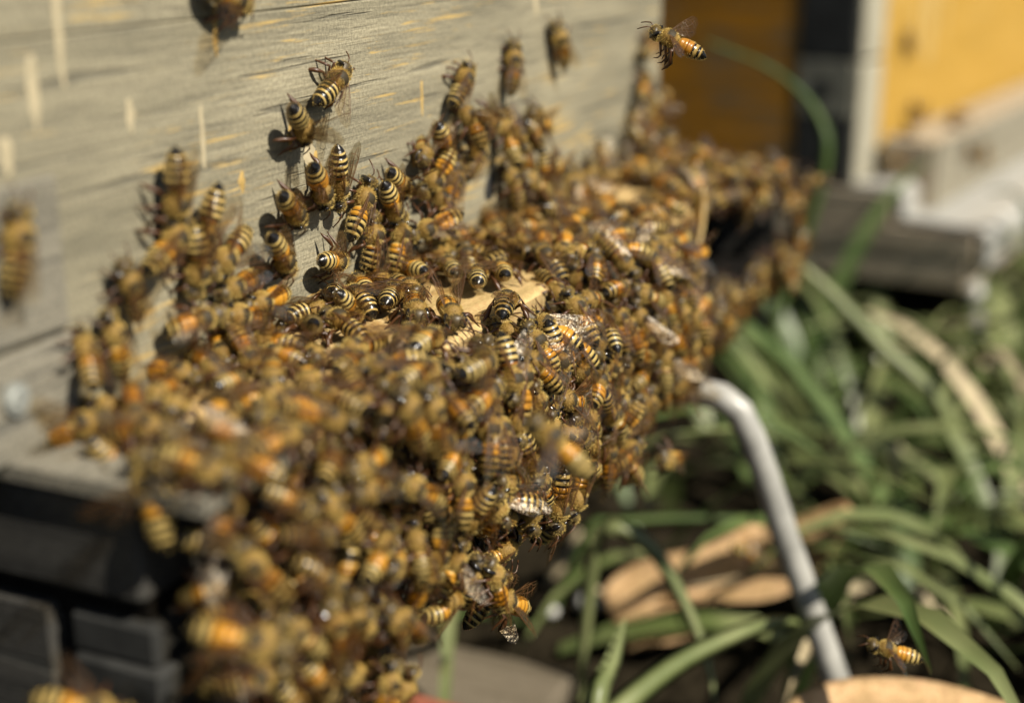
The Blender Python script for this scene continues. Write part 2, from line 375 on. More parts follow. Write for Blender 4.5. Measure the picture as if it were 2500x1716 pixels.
def oneblade(label, pts, wd, mat='grass', group=None):
    mb = MB(); P = [Vector(p) for p in pts]; Q = []
    for i in range(len(P)-1):
        a, b, c, d = P[max(i-1, 0)], P[i], P[i+1], P[min(i+2, len(P)-1)]
        for k in range(5):
            t = k/5; Q.append(0.5*((2*b)+(c-a)*t+(2*a-5*b+4*c-d)*t*t+(3*b-a-3*c+d)*t**3))
    Q.append(P[-1]); n = len(Q)-1; vs = []; fs = []
    vw = Vector(Fv)
    for i, p in enumerate(Q):
        t = i/n; tg = (Q[min(i+1, n)]-Q[max(i-1, 0)]).normalized(); s = tg.cross(Vector((0.35, -0.75, 0.55))).normalized()
        u = tg.cross(s); ww = wd*0.5*min(1, 0.5+2*t)*(1-t**3)+0.15
        vs += [p-s*ww+u*wd*.1, p, p+s*ww+u*wd*.1, p-u*0.12]
    for i in range(n):
        for a, b in ((0, 1), (1, 2), (2, 3), (3, 0)): fs.append((i*4+a, i*4+b, i*4+4+b, i*4+4+a))
    mb.add(vs, fs)
    for i in range(n+1):
        for j in range(4): mb.uv[i*4+j] = ((0, .5, 1, .5)[j], i/n*4)
    return tag(mb.build('grass_blade', mat, smooth=True), label, 'grass blade', 'broad grass blades')
BLADES = [
    ('tall grass blade arching in front of the orange and black hive corner', [(-12, 562, -150), (4, 560, -85), (19.4, 555.9, -26.6), (15.6, 558, -5.5), (0.1, 548.7, 11.8), (-19.6, 521, 24.8)], 4.6, 'grass2'),
    ('pale green blade slanting down from the swarm end past the neighbouring ledge', [(95, 515, -150), (78.5, 511, -102.4), (53.9, 508, -78.3), (31.9, 505, -57.2), (15, 500, -44)], 7.5, 'grass'),
    ('long pale blade bending down left of the rod over the dry leaf', [(2, 350, -150), (6, 348, -104), (11.4, 346.8, -91.7), (22.9, 349.4, -97.2), (36.1, 340.7, -108.5), (45.6, 330.7, -119), (49, 326, -128)], 4.6, 'grass'),
    ('broad dark blade crossing the lower foreground towards the rod foot', [(25, 250, -150), (32, 262, -112), (39.2, 274.9, -103.6), (48.1, 302.4, -101.1), (62.2, 331.6, -102.4), (70, 350, -112)], 7.0, 'grass'),
    ('short upright blade left of the broad foreground blade', [(36, 268, -150), (35.5, 273, -103.6), (34.7, 286.5, -97.2), (33.3, 299, -92)], 5.5, 'grass'),
    ('thin level stem running behind the rod just under the swarm', [(-25, 392, -150), (-14, 396, -118), (-5.7, 399.8, -114.6), (22.2, 412.6, -113.5), (55.5, 426.9, -116.9), (80, 436, -126)], 3.2, 'grass2'),
]
for b in BLADES: oneblade(*b)

def dryleaf(label, spine, width, curl, seed, notch=0.2, tilt=0.0):
    r = random.Random(seed); P = [Vector(p) for p in spine]; mb = MB(); Q = []
    for i in range(len(P)-1):
        a, b, c, d = P[max(i-1, 0)], P[i], P[i+1], P[min(i+2, len(P)-1)]
        for k in range(5):
            t = k/5; Q.append(0.5*((2*b)+(c-a)*t+(2*a-5*b+4*c-d)*t*t+(3*b-a-3*c+d)*t**3))
    Q.append(P[-1]); n = len(Q)-1; vs = []; W = 8; ph = r.uniform(0, 6)
    for i, p in enumerate(Q):
        t = i/n; tg = (Q[min(i+1, n)]-Q[max(i-1, 0)]).normalized(); s = tg.cross(Vector((0, 0, 1))).normalized(); u = s.cross(tg); s, u = s*math.cos(tilt)-u*math.sin(tilt), u*math.cos(tilt)+s*math.sin(tilt)
        hw = width*(math.sin(math.pi*min(1, .06+.92*t))**.6)*(1+notch*math.sin(9*t+ph))
        for j in range(W+1):
            a = (j/W-.5)*2
            off = s*(hw*math.sin(a*curl)/max(curl, .1))+u*(hw*(1-math.cos(a*curl))/max(curl, .1)+0.06*width*math.sin(7*t+5*a+ph)+0.05*width*math.sin(15*t-4*a))
            vs.append(p+off)
    N = len(vs); up = [q+Vector((0, 0, 0.35)) for q in vs]; fs = []
    for i in range(n):
        for j in range(W):
            q = (i*(W+1)+j, i*(W+1)+j+1, (i+1)*(W+1)+j+1, (i+1)*(W+1)+j); fs += [q, tuple(x+N for x in q[::-1])]
    ed = [j for j in range(W+1)]+[(i+1)*(W+1)+W for i in range(n)]+[n*(W+1)+W-1-j for j in range(W)]+[(n-1-i)*(W+1) for i in range(n)]
    for a, b in zip(ed, ed[1:]+ed[:1]):
        if a != b: fs.append((b, a, a+N, b+N))
    mb.add(list(vs)+up, fs)
    me = mb.build('dry_leaf', 'leaf', smooth=True)
    rib = MB(); rib.tube([q+Vector((0, 0, .5)) for q in Q], [.7*(1-i/n*.7) for i in range(n+1)], 6); rib.build('midrib', 'straw', me, True)
    return tag(me, label, 'leaf')
LEAVES = [
    ('curled tan dry leaf lying behind the foot of the metal rod', [(-4, 390, -141), (12, 396, -134), (32, 404, -129), (50, 410, -122), (64, 416, -104)], 15, 1.0, 3, .16, .55),
    ('small torn tan leaf scrap below the curled dry leaf', [(5, 380, -147), (14.6, 384, -144), (27, 390, -141)], 9, .8, 8, .2),
    ('large pale dry leaf filling the lower right corner', [(67, 296, -121), (76, 301, -112), (88, 306, -108.5), (104, 312, -107.5), (124, 318, -109), (150, 324, -114)], 10, .5, 5, .12),
]
for l in LEAVES: dryleaf(*l)

def lump(name, label, cat, c, r, mat, seed, group=None):
    q = random.Random(seed); mb = MB(); n, m_ = 9, 6
    for i in range(m_+1):
        ph = math.pi*i/m_
        for k in range(n):
            a = 2*math.pi*k/n; j = q.uniform(.85, 1.12)
            mb.v.append((c[0]+r[0]*j*math.sin(ph)*math.cos(a), c[1]+r[1]*j*math.sin(ph)*math.sin(a), c[2]+r[2]*math.cos(ph)))
    for i in range(m_):
        for k in range(n): mb.f.append((i*n+k, (i+1)*n+k, (i+1)*n+(k+1) % n, i*n+(k+1) % n)); mb.m.append(0)
    return tag(mb.build(name, mat, smooth=True), label, cat, group)
for i, (c, r, lb) in enumerate([((-15, 400, -145), (4.5, 4, 3), 'largest white pebble in the grass under the near fringe'), ((-25, 392, -146), (3, 3, 2), 'small white pebble left of the largest pebble'), ((-4, 402, -146), (3.8, 3.4, 2.6), 'white pebble right of the largest pebble')]):
    lump('pebble', lb, 'pebble', c, r, 'stone', i, 'white pebbles in the grass')
mb = MB(); mb.box(-62, -1, 322, 354, -150, -143, 0, .7, .5)
tag(mb.build('ground_plank', 'plank'), 'grey board end lying on the ground at the bottom', 'board')
mb = MB(); mb.box(-30, 20, 262, 296, -150, -124, 0, 1.2, .8)
tag(mb.build('brick', 'brick'), 'red brown brick cut off by the bottom picture edge', 'brick')
for i, (a, b_, r) in enumerate([((-32, 418, -143), (-12, 402, -141), 1.8), ((-25, 420, -130), (-33, 408, -146), 1.8), ((-8, 405, -140), (14, 398, -142), 1.3), ((44, 300, -120), (36, 292, -140), 1.6), ((96, 420, -140), (88, 400, -120), 2.4), ((60, 520, -120), (64, 500, -140), 2.6)]):
    mb = MB(); mid = [(p+q)/2+random.uniform(-1.5, 1.5) for p, q in zip(a, b_)]; mb.tube([a, mid, b_], [r, r*.9, r*.6], 7)
    tag(mb.build('straw_stem', 'straw', smooth=True), ['dry straw lying flat under the near fringe', 'dry straw crossing the flat one under the fringe', 'dry straw pointing at the torn leaf scrap', 'short dry stem at the bottom edge beside the broad blade', 'pale dry stalk right of the rod', 'thick dry stalk below the neighbouring ledge'][i], 'straw', 'dry stalks')
mb = MB(); mb.tube([(31.4, 351, -11), (31.8, 352, -6), (32, 352.5, -1), (31.6, 353, 3.5)], [(1.9, .9), (2.1, 1), (2.0, .9), (1.6, .7)], 5)
tag(mb.build('wood_stick', 'fresh'), 'short pale stick standing among bees near the dark opening', 'stick')


# ------------------------------------------------------------------ bee materials
def bee_random(t):
    oi = t.n('ShaderNodeObjectInfo'); at = t.n('ShaderNodeAttribute', attribute_name='bee_rand')
    return t.math('FRACT', t.math('ADD', oi.outputs['Random'], at.outputs['Fac']))
def mat_abdomen():
    t = NT('bee_abdomen'); u = t.n('ShaderNodeUVMap'); sx = t.n('ShaderNodeSeparateXYZ'); t.l(u.outputs[0], sx.inputs[0])
    wob = t.noise(t.coord((700, 700, 700)), 1, 2)
    tt = t.math('ADD', sx.outputs[0], t.math('MULTIPLY', t.math('SUBTRACT', wob, 0.5), 0.022))
    BK, OR, TN, DO = (0.008, 0.0065, 0.0055), (0.60, 0.285, 0.030), (0.60, 0.44, 0.15), (0.31, 0.125, 0.014)
    A = [(0, TN), (.06, TN), (.09, OR), (.19, OR), (.205, BK), (.225, BK), (.235, OR), (.345, OR), (.36, BK), (.405, BK), (.42, TN), (.485, TN), (.51, BK), (.575, BK), (.59, TN), (.655, TN), (.68, BK), (.745, BK), (.76, TN), (.80, TN), (.83, BK), (1, BK)]
    B = [(0, TN), (.08, TN), (.11, DO), (.15, DO), (.17, BK), (.235, BK), (.25, TN), (.31, TN), (.335, BK), (.41, BK), (.42, TN), (.475, TN), (.50, BK), (.58, BK), (.59, TN), (.64, TN), (.665, BK), (.76, BK), (.77, TN), (.80, TN), (.82, BK), (1, BK)]
    C = [(0, TN), (.05, TN), (.08, OR), (.30, OR), (.33, DO), (.35, DO), (.36, OR), (.48, OR), (.50, DO), (.53, BK), (.56, BK), (.58, TN), (.65, TN), (.68, BK), (.745, BK), (.76, TN), (.79, TN), (.82, BK), (1, BK)]
    r = bee_random(t)
    ca_, cb_, cc_ = t.ramp(tt, A), t.ramp(tt, B), t.ramp(tt, C)
    col = t.mix(t.ramp(r, [(0.36, 1.0), (0.38, 0.0)]), ca_, cb_); col = t.mix(t.ramp(r, [(0.76, 0.0), (0.78, 1.0)]), col, cc_)
    r2 = t.math('FRACT', t.math('MULTIPLY', r, 7.31)); col = t.mix(1.0, col, t.ramp(r2, [(0.0, (0.62, 0.55, 0.48)), (0.35, (0.88, 0.85, 0.82)), (1.0, (1.0, 1.0, 1.0))]), 'MULTIPLY')
    under = t.ramp(sx.outputs[1], [(0.10, 1.0), (0.34, 0.0)])
    col = t.mix(t.math('MULTIPLY', under, 0.75), col, (0.23, 0.13, 0.045))
    t.set(Base_Color=col, Roughness=0.27, Specular_IOR_Level=0.55)
    t.bump(t.noise(t.coord((5000, 5000, 5000)), 1, 2), 0.00004, 0.6); return t.m
def mat_thorax():
    t = NT('bee_thorax'); u = t.n('ShaderNodeUVMap'); sx = t.n('ShaderNodeSeparateXYZ'); t.l(u.outputs[0], sx.inputs[0])
    bald = t.math('MULTIPLY', t.ramp(sx.outputs[1], [(0.82, 0.0), (0.88, 1.0)]), t.ramp(sx.outputs[0], [(0.18, 0.0), (0.30, 1.0), (0.66, 1.0), (0.78, 0.0)]))
    col = t.mix(bald, (0.27, 0.165, 0.042), (0.045, 0.033, 0.016))
    t.set(Base_Color=col, Roughness=0.62, Specular_IOR_Level=0.3); t.bump(t.noise(t.coord((4000, 4000, 4000)), 1, 3), 0.00008); return t.m
def mat_simple(name, col, rough, spec=0.5, sub=0.0):
    t = NT(name); f = t.noise(t.coord((900, 900, 900)), 1, 3)
    t.set(Base_Color=t.mix(f, tuple(c*0.6 for c in col), tuple(min(1, c*1.4) for c in col)), Roughness=rough, Specular_IOR_Level=spec); return t.m
def mat_fuzz():
    t = NT('bee_fuzz'); f = t.noise(t.coord((420, 420, 420)), 1, 2)
    col = t.mix(f, (0.76, 0.52, 0.12), (0.95, 0.75, 0.30))
    col = t.mix(1.0, col, t.ramp(bee_random(t), [(0.0, (0.50, 0.45, 0.39)), (0.45, (0.92, 0.90, 0.87)), (1.0, (1.0, 1.0, 1.0))]), 'MULTIPLY')
    t.set(Base_Color=col, Roughness=0.6, Specular_IOR_Level=0.25)
    tr = t.n('ShaderNodeBsdfTranslucent'); t.l(col, tr.inputs[0]); mx = t.n('ShaderNodeMixShader'); mx.inputs[0].default_value = 0.25
    t.l(t.p.outputs[0], mx.inputs[1]); t.l(tr.outputs[0], mx.inputs[2]); t.l(mx.outputs[0], t.out.inputs[0]); return t.m
def mat_wing():
    t = NT('bee_wing'); f = t.noise(t.coord((1100, 1100, 1100)), 1, 3)
    t.t.nodes.remove(t.p)
    gl = t.n('ShaderNodeBsdfGlossy'); gl.inputs['Roughness'].default_value = 0.27; gl.inputs['Color'].default_value = (0.50, 0.45, 0.37, 1)
    bp = t.n('ShaderNodeBump'); bp.inputs['Distance'].default_value = 0.0005; bp.inputs['Strength'].default_value = 0.4; t.l(f, bp.inputs['Height']); t.l(bp.outputs[0], gl.inputs['Normal'])
    tr = t.n('ShaderNodeBsdfTransparent'); tr.inputs[0].default_value = (0.95, 0.89, 0.78, 1)
    mx = t.n('ShaderNodeMixShader'); lw = t.n('ShaderNodeLayerWeight'); lw.inputs[0].default_value = 0.3
    t.l(t.math('ADD', t.math('MULTIPLY', lw.outputs['Fresnel'], 0.35), 0.05), mx.inputs[0])
    t.l(tr.outputs[0], mx.inputs[1]); t.l(gl.outputs[0], mx.inputs[2]); t.l(mx.outputs[0], t.out.inputs[0]); return t.m
MAT['abd'] = mat_abdomen(); MAT['thx'] = mat_thorax(); MAT['fuzz'] = mat_fuzz(); MAT['wing'] = mat_wing()
MAT['head'] = mat_simple('bee_head', (0.07, 0.048, 0.019), 0.45); MAT['eye'] = mat_simple('bee_eye', (0.008, 0.006, 0.005), 0.12, 0.7)
MAT['leg'] = mat_simple('bee_leg', (0.075, 0.030, 0.010), 0.35); MAT['vein'] = mat_simple('bee_vein', (0.12, 0.055, 0.018), 0.4)
BMATS = ['abd', 'thx', 'head', 'eye', 'leg']

# ------------------------------------------------------------------ bee meshes (local: X head, Z back, feet at z=0, mm for a full-size worker)
SC = 1.0
ABD = [(0, .34), (.05, .62), (.12, .84), (.22, .98), (.36, 1.0), (.5, .985), (.64, .90), (.78, .74), (.88, .54), (.95, .33), (1, .10)]
def lerp(tab, t):
    for (a, x), (b, y) in zip(tab, tab[1:]):
        if t <= b: return x+(y-x)*(t-a)/(b-a)
    return tab[-1][1]
def rings_to(mb, rings, n, mat, uvs, wrap_end=False):
    b0 = len(mb.v)
    for (c, ry, rz, ang), uv in zip(rings, uvs):
        ux, uz = -math.sin(ang), math.cos(ang)        # ring 'up' in the XZ plane
        b = len(mb.v)
        for k in range(n):
            a = 2*math.pi*k/n; cy, cz = math.cos(a), math.sin(a)
            mb.v.append((c[0]+ux*rz*cz, ry*cy, c[1]+uz*rz*cz)); mb.uv[b+k] = (uv, 0.5+0.5*cz)
    for i in range(len(rings)-1):
        for k in range(n):
            mb.f.append((b0+i*n+k, b0+i*n+(k+1) % n, b0+(i+1)*n+(k+1) % n, b0+(i+1)*n+k)); mb.m.append(mat)
    return b0
def spine_abd(bend, stretch, q):
    out = []; x, z, a = -1.75, 3.15, math.pi-0.05; L = 6.7*stretch; last = 0
    for t in q:
        d = (t-last)*L; aa = a+bend*(t+last)/2; x += math.cos(aa)*d; z += math.sin(aa)*d; last = t; out.append((x, z, a+bend*t))
    return out
def body(bend=0.25, stretch=1.0, headpitch=0.5, fat=1.0, n=16, segs=4, legs=None, eyes=True):
    mb = MB(); q = []
    for i in range(6):
        for k in range(segs): q.append((i+k/(segs-.15))/6 if k < segs-1 else (i+.985)/6)
    q.append(1.0)
    S = spine_abd(bend, stretch, q); rings = []; uvs = []
    for (x, z, a), t in zip(S, q):
        f = (t*6) % 1; r = lerp(ABD, t)*(1+0.05*(f-.45) if t < .995 else 1)
        rings.append(((x, z), 1.86*fat*r, 1.78*fat*r, a-math.pi)); uvs.append(t)
    # run tip -> waist -> thorax -> neck -> head as one continuous skin
    rings = rings[::-1]; uvs = uvs[::-1]; na = len(rings)
    th = [(-1.95, .58), (-1.75, 1.0), (-1.3, 1.45), (-.7, 1.78), (0, 1.93), (.7, 1.86), (1.3, 1.58), (1.75, 1.15), (2.0, .75)]
    for x, r in th: rings.append(((x, 3.3-0.06*abs(x)), r, r*.97, 0.0)); uvs.append((x+1.95)/3.95)
    hp_ = headpitch; hx, hz = 2.25, 3.15
    for d, ry, rz in ((0, .75, .7), (.22, 1.45, 1.35), (.6, 1.82, 1.68), (1.05, 1.80, 1.72), (1.5, 1.52, 1.55), (1.9, 1.05, 1.2), (2.2, .55, .7), (2.32, .12, .16)):
        rings.append(((hx+d*math.cos(hp_), hz-d*math.sin(hp_)-.1*d), ry, rz, -hp_-.12)); uvs.append(d/2.32)
    b0 = len(mb.v); rings_to(mb, rings, n, 0, uvs)
    for i in range(len(rings)-1):
        m_ = 0 if i < na-1 else (1 if i < na+len(th)-1 else 2)
        for k in range(n): mb.m[i*n+k] = m_
    mb.f.append(tuple(range(n))); mb.m.append(0)
    mb.f.append(tuple(b0+(len(rings)-1)*n+k for k in range(n))[::-1]); mb.m.append(2)
    if eyes:
        ex, ez = hx+1.0*math.cos(hp_), hz-1.0*math.sin(hp_)-.05
        for s in (-1, 1):
            e0 = len(mb.v); na_, nb = 8, 6
            for i in range(nb+1):
                ph = math.pi*i/nb
                for k in range(na_):
                    a = 2*math.pi*k/na_; lx, ly, lz = .78*math.sin(ph)*math.cos(a), .62*math.sin(ph)*math.sin(a), 1.38*math.cos(ph)
                    c_, s_ = math.cos(-hp_*0.9), math.sin(-hp_*0.9)
                    mb.v.append((ex+lx*c_-lz*s_*-1, s*(1.52+ly)-s*0.18*(lz < 0)*abs(lz), ez+.22+lx*s_+lz*c_))
            for i in range(nb):
                for k in range(na_):
                    f = (e0+i*na_+k, e0+i*na_+(k+1) % na_, e0+(i+1)*na_+(k+1) % na_, e0+(i+1)*na_+k)
                    mb.f.append(f if s > 0 else f[::-1]); mb.m.append(3)
    if legs is not None:
        for pth, rad in all_legs(legs): mb.tube(pth, rad, 5, 4)
        for s in (-1, 1): mb.tube(*antenna_path(s, hp_), 4, 4)
    return mb
def leg_path(i, s, pose, seed=0):
    r = random.Random(seed*17+i*3+s); j = lambda v: r.uniform(-v, v)
    x0 = (1.35, .1, -1.15)[i]
    if pose == 'hang':
        ln = (2.6, 3.3, 4.6)[i]
        return [(x0, s*.9, 1.9), (x0-.4+j(.3), s*(1.7+j(.3)), 1.2+j(.3)), (x0-1.2+j(.4), s*(1.6+j(.4)), .2-ln*.25), (x0-1.0+j(.6), s*(1.3+j(.4)), -ln*.55), (x0-.6+j(.5), s*1.1, -ln*.8)], \
            [.30, .32, (.22, .26, .55)[i], (.16, .18, .42)[i], .07]
    ex, ey = ((3.2, 3.4), (-.2, 5.0), (-4.0, 4.4))[i]; ex += j(.7); ey += j(.6)
    kx, ky, kz = x0+(ex-x0)*.30, 1.9+(ey-1.9)*.28, 2.7+j(.5)
    tx, ty, tz = x0+(ex-x0)*.68, 1.9+(ey-1.9)*.70, 1.15+j(.3)
    return [(x0, s*.9, 1.9), (x0+(kx-x0)*.4, s*1.5, 1.85), (kx, s*ky, kz), ((kx+tx)/2, s*(ky+ty)/2, (kz+tz)/2+.1), (tx, s*ty, tz), ((tx+ex)/2, s*(ty+ey)/2, .55), (ex, s*ey, .06)], \
        [.34, .30, .25, (.24, .26, .42)[i], (.19, .2, .46)[i], (.14, .15, .26)[i], .06]
def all_legs(pose): return [leg_path(i, s, pose, 3) for i in range(3) for s in (-1, 1)]
def antenna_path(s, hp_):
    x, z = 2.25+1.9*math.cos(hp_), 3.15-1.9*math.sin(hp_)+.55
    return [(x, s*.42, z), (x+.7, s*.85, z+.75), (x+1.25, s*1.15, z+.75), (x+2.2, s*1.5, z+.1), (x+3.0, s*1.75, z-.65)], [.10, .11, .13, .13, .11]
def fuzz(mb0, count, seed, bend):
    r = np.random.default_rng(seed); mb = MB()
    V = np.array(mb0.v); F = [(f, m_) for f, m_ in zip(mb0.f, mb0.m) if len(f) == 4 and m_ in (0, 1, 2)]
    C = np.array([V[list(f)].mean(0) for f, _ in F])
    Nn = np.array([np.cross(V[f[2]]-V[f[0]], V[f[3]]-V[f[1]]) for f, _ in F]); A = np.linalg.norm(Nn, axis=1)
    uv = np.array([[np.mean([mb0.uv[i][0] for i in f]), np.mean([mb0.uv[i][1] for i in f])] for f, _ in F]); mm = np.array([m_ for _, m_ in F])
    wgt = A.copy(); t = uv[:, 0]
    wgt[mm == 1] *= np.where((uv[mm == 1, 1] > .84) & (t[mm == 1] > .26) & (t[mm == 1] < .72), .05, 3.0)
    wgt[mm == 2] *= np.where(t[mm == 2] < .45, 2.2, 1.3)
    seg = (t*6) % 1; wa = np.where(t < .09, 2.4, np.where((t > .4) & (t < .82) & (seg > .42) & (seg < 1.), .9, .16)); wa = np.where(uv[:, 1] < .35, .9, wa)
    wgt[mm == 0] *= wa[mm == 0]
    Nn /= np.maximum(A, 1e-9)[:, None]
    # make sure normals point out
    for i in range(len(F)):
        ax = np.array([C[i, 0], 0, 3.0])
    for i in r.choice(len(F), count, p=wgt/wgt.sum()):
        f = F[i][0]; a, b = r.random(2); P = V[f[0]]*(1-a)*(1-b)+V[f[1]]*a*(1-b)+V[f[2]]*a*b+V[f[3]]*(1-a)*b
        nn = Nn[i]; out = P-np.array([C[i, 0], 0, 3.05 if mm[i] else P[2]-0.0])
        if mm[i]:
            if nn @ (P-np.array([0 if mm[i] == 1 else 3.2, 0, 3.1])) < 0: nn = -nn
            ln = r.uniform(.3, .6) if mm[i] == 1 else r.uniform(.28, .55)
            d = nn+np.array([-.35, 0, .1])+r.normal(0, .28, 3)
        else:
            cy = np.array([0, P[1], 0.0]); s_ = 1 if (nn @ (cy+np.array([0, 0, (uv[i, 1]-.5)*3]))) >= 0 else -1; nn = nn*s_
            ln = r.uniform(.22, .42); d = nn*.55+np.array([-.9, 0, -.1])+r.normal(0, .2, 3)
        d /= np.linalg.norm(d); wv = np.cross(d, r.normal(0, 1, 3)); wv /= np.linalg.norm(wv); wd = .045
        mb.add([P-wv*wd-nn*.05, P+wv*wd-nn*.05, P+d*ln], [(0, 1, 2)])
    return mb
def wing(kind, s):
    # root at origin, tip along -X, trailing edge towards the body midline (-s*Y)
    mb = MB(); L, Wd = (8.9, 3.0) if kind == 'fore' else (6.3, 1.95)
    le = lambda t: .10+.22*math.sin(math.pi*t)*(1 if kind == 'fore' else 1.2)
    te = (lambda t: -Wd*(.16+.84*math.sin(math.pi*min(1, t*.88+.02))**.8)*(1-.06*math.sin(9*t)) if t < .999 else -.5) 
    n, m_ = 12, 5; b = 0
    def pt(t, u):
        taper = 1 if t < .86 else math.sqrt(max(0.0, 1-((t-.86)/.141)**2))
        lead = le(t); tr = te(min(t, .86))*taper if t > .86 else te(t)
        if t > .86: lead = le(.86)*taper-.55*(1-taper)*Wd*.45; tr = tr-.55*(1-taper)*Wd*.45
        y = lead+(tr-lead)*u
        return (-L*t, s*y, .14*math.sin(math.pi*u)*math.sin(math.pi*t)+.05*math.sin(11*t+5*u)+.10*math.sin(3*t))
    for i in range(n+1):
        for j in range(m_+1): mb.v.append(pt(i/n, j/m_))
    for i in range(n):
        for j in range(m_): mb.f.append((i*(m_+1)+j, i*(m_+1)+j+1, (i+1)*(m_+1)+j+1, (i+1)*(m_+1)+j)); mb.m.append(0)
    V = [[(0, .02), (.3, .02), (.6, .02), (.86, .05)], [(0, .06), (.3, .12), (.55, .14), (.62, .03)], [(.02, .4), (.25, .42), (.5, .45), (.72, .5), (.86, .45)], [(.02, .5), (.25, .72), (.5, .85), (.6, .98)],
         [(.3, .12), (.33, .42)], [(.5, .14), (.48, .45), (.46, .82)], [(.66, .1), (.7, .3), (.72, .5), (.70, .8)], [(.38, .43), (.36, .78)], [(.62, .05), (.75, .25), (.88, .3)]]
    if kind == 'hind': V = [V[0], V[2], V[3], V[5]]
    for pl in V:
        P = [Vector(pt(t, u))+Vector((0, 0, .02)) for t, u in pl]
        mb.tube(P, [.058 if i < len(P)-1 else .03 for i in range(len(P))], 3, 1, False)
    return mb
def scaled(mb, k=SC): mb.v = [(x*k, y*k, z*k) for x, y, z in mb.v]; return mb

VAR = [dict(bend=.18, stretch=1.0, headpitch=.55), dict(bend=.55, stretch=.96, headpitch=.7), dict(bend=.05, stretch=1.07, headpitch=.35), dict(bend=.85, stretch=.92, headpitch=.9), dict(bend=.35, stretch=.88, headpitch=.15, fat=1.06)]
BODY, BODYL, FUZZ, BODYH = [], [], [], []
for i, v in enumerate(VAR):
    b = body(**v); FUZZ.append(scaled(fuzz(b, 2000, i, v['bend'])).data('fuzz', ['fuzz'])); BODY.append(scaled(b).data('honeybee', BMATS))
    BODYL.append(scaled(body(**v, n=12, segs=3, legs='walk')).data('honeybee', BMATS))
    BODYH.append(scaled(body(**v, n=12, segs=3, legs='hang')).data('honeybee', BMATS))
WING = {(k, s): scaled(wing(k, s)).data(k+'_wing', ['wing', 'vein']) for k in ('fore', 'hind') for s in (-1, 1)}
LEG = {}
for pose in ('walk', 'hang'):
    for sd in (0, 1):
        for i in range(3):
            for s in (-1, 1):
                mb = MB(); mb.tube(*leg_path(i, s, pose, sd), 7); LEG[pose, sd, i, s] = scaled(mb).data('leg', ['leg'])
ANT = {}
for i, v in enumerate(VAR):
    for s in (-1, 1): mb = MB(); mb.tube(*antenna_path(s, v['headpitch']), 6); ANT[i, s] = scaled(mb).data('antenna', ['leg'])
WPOSE = {'fold': ((.14, .06, .0), (.10, .0, .0)), 'half': ((.55, .10, .10), (.42, .02, .05)), 'spread': ((1.25, .12, .15), (1.0, .02, .1)), 'up': ((.45, .95, .3), (.35, .75, .2))}
def wing_matrix(k, s, pose, jit=(0, 0, 0)):
    yaw, lift, roll = WPOSE[pose][0 if k == 'fore' else 1]; yaw += jit[0]; lift += jit[1]
    # yaw swings the tip outwards, lift raises the tip, roll tilts the blade; the left wing mirrors the right
    R_ = Matrix.Rotation(-s*yaw, 4, 'Z') @ Matrix.Rotation(lift, 4, 'Y') @ Matrix.Rotation(s*(.25+roll+jit[2]), 4, 'X')
    root = Vector((.35, s*1.35, 4.75)) if k == 'fore' else Vector((-.35, s*1.3, 4.6))
    return Matrix.Translation(root*SC*MM) @ R_

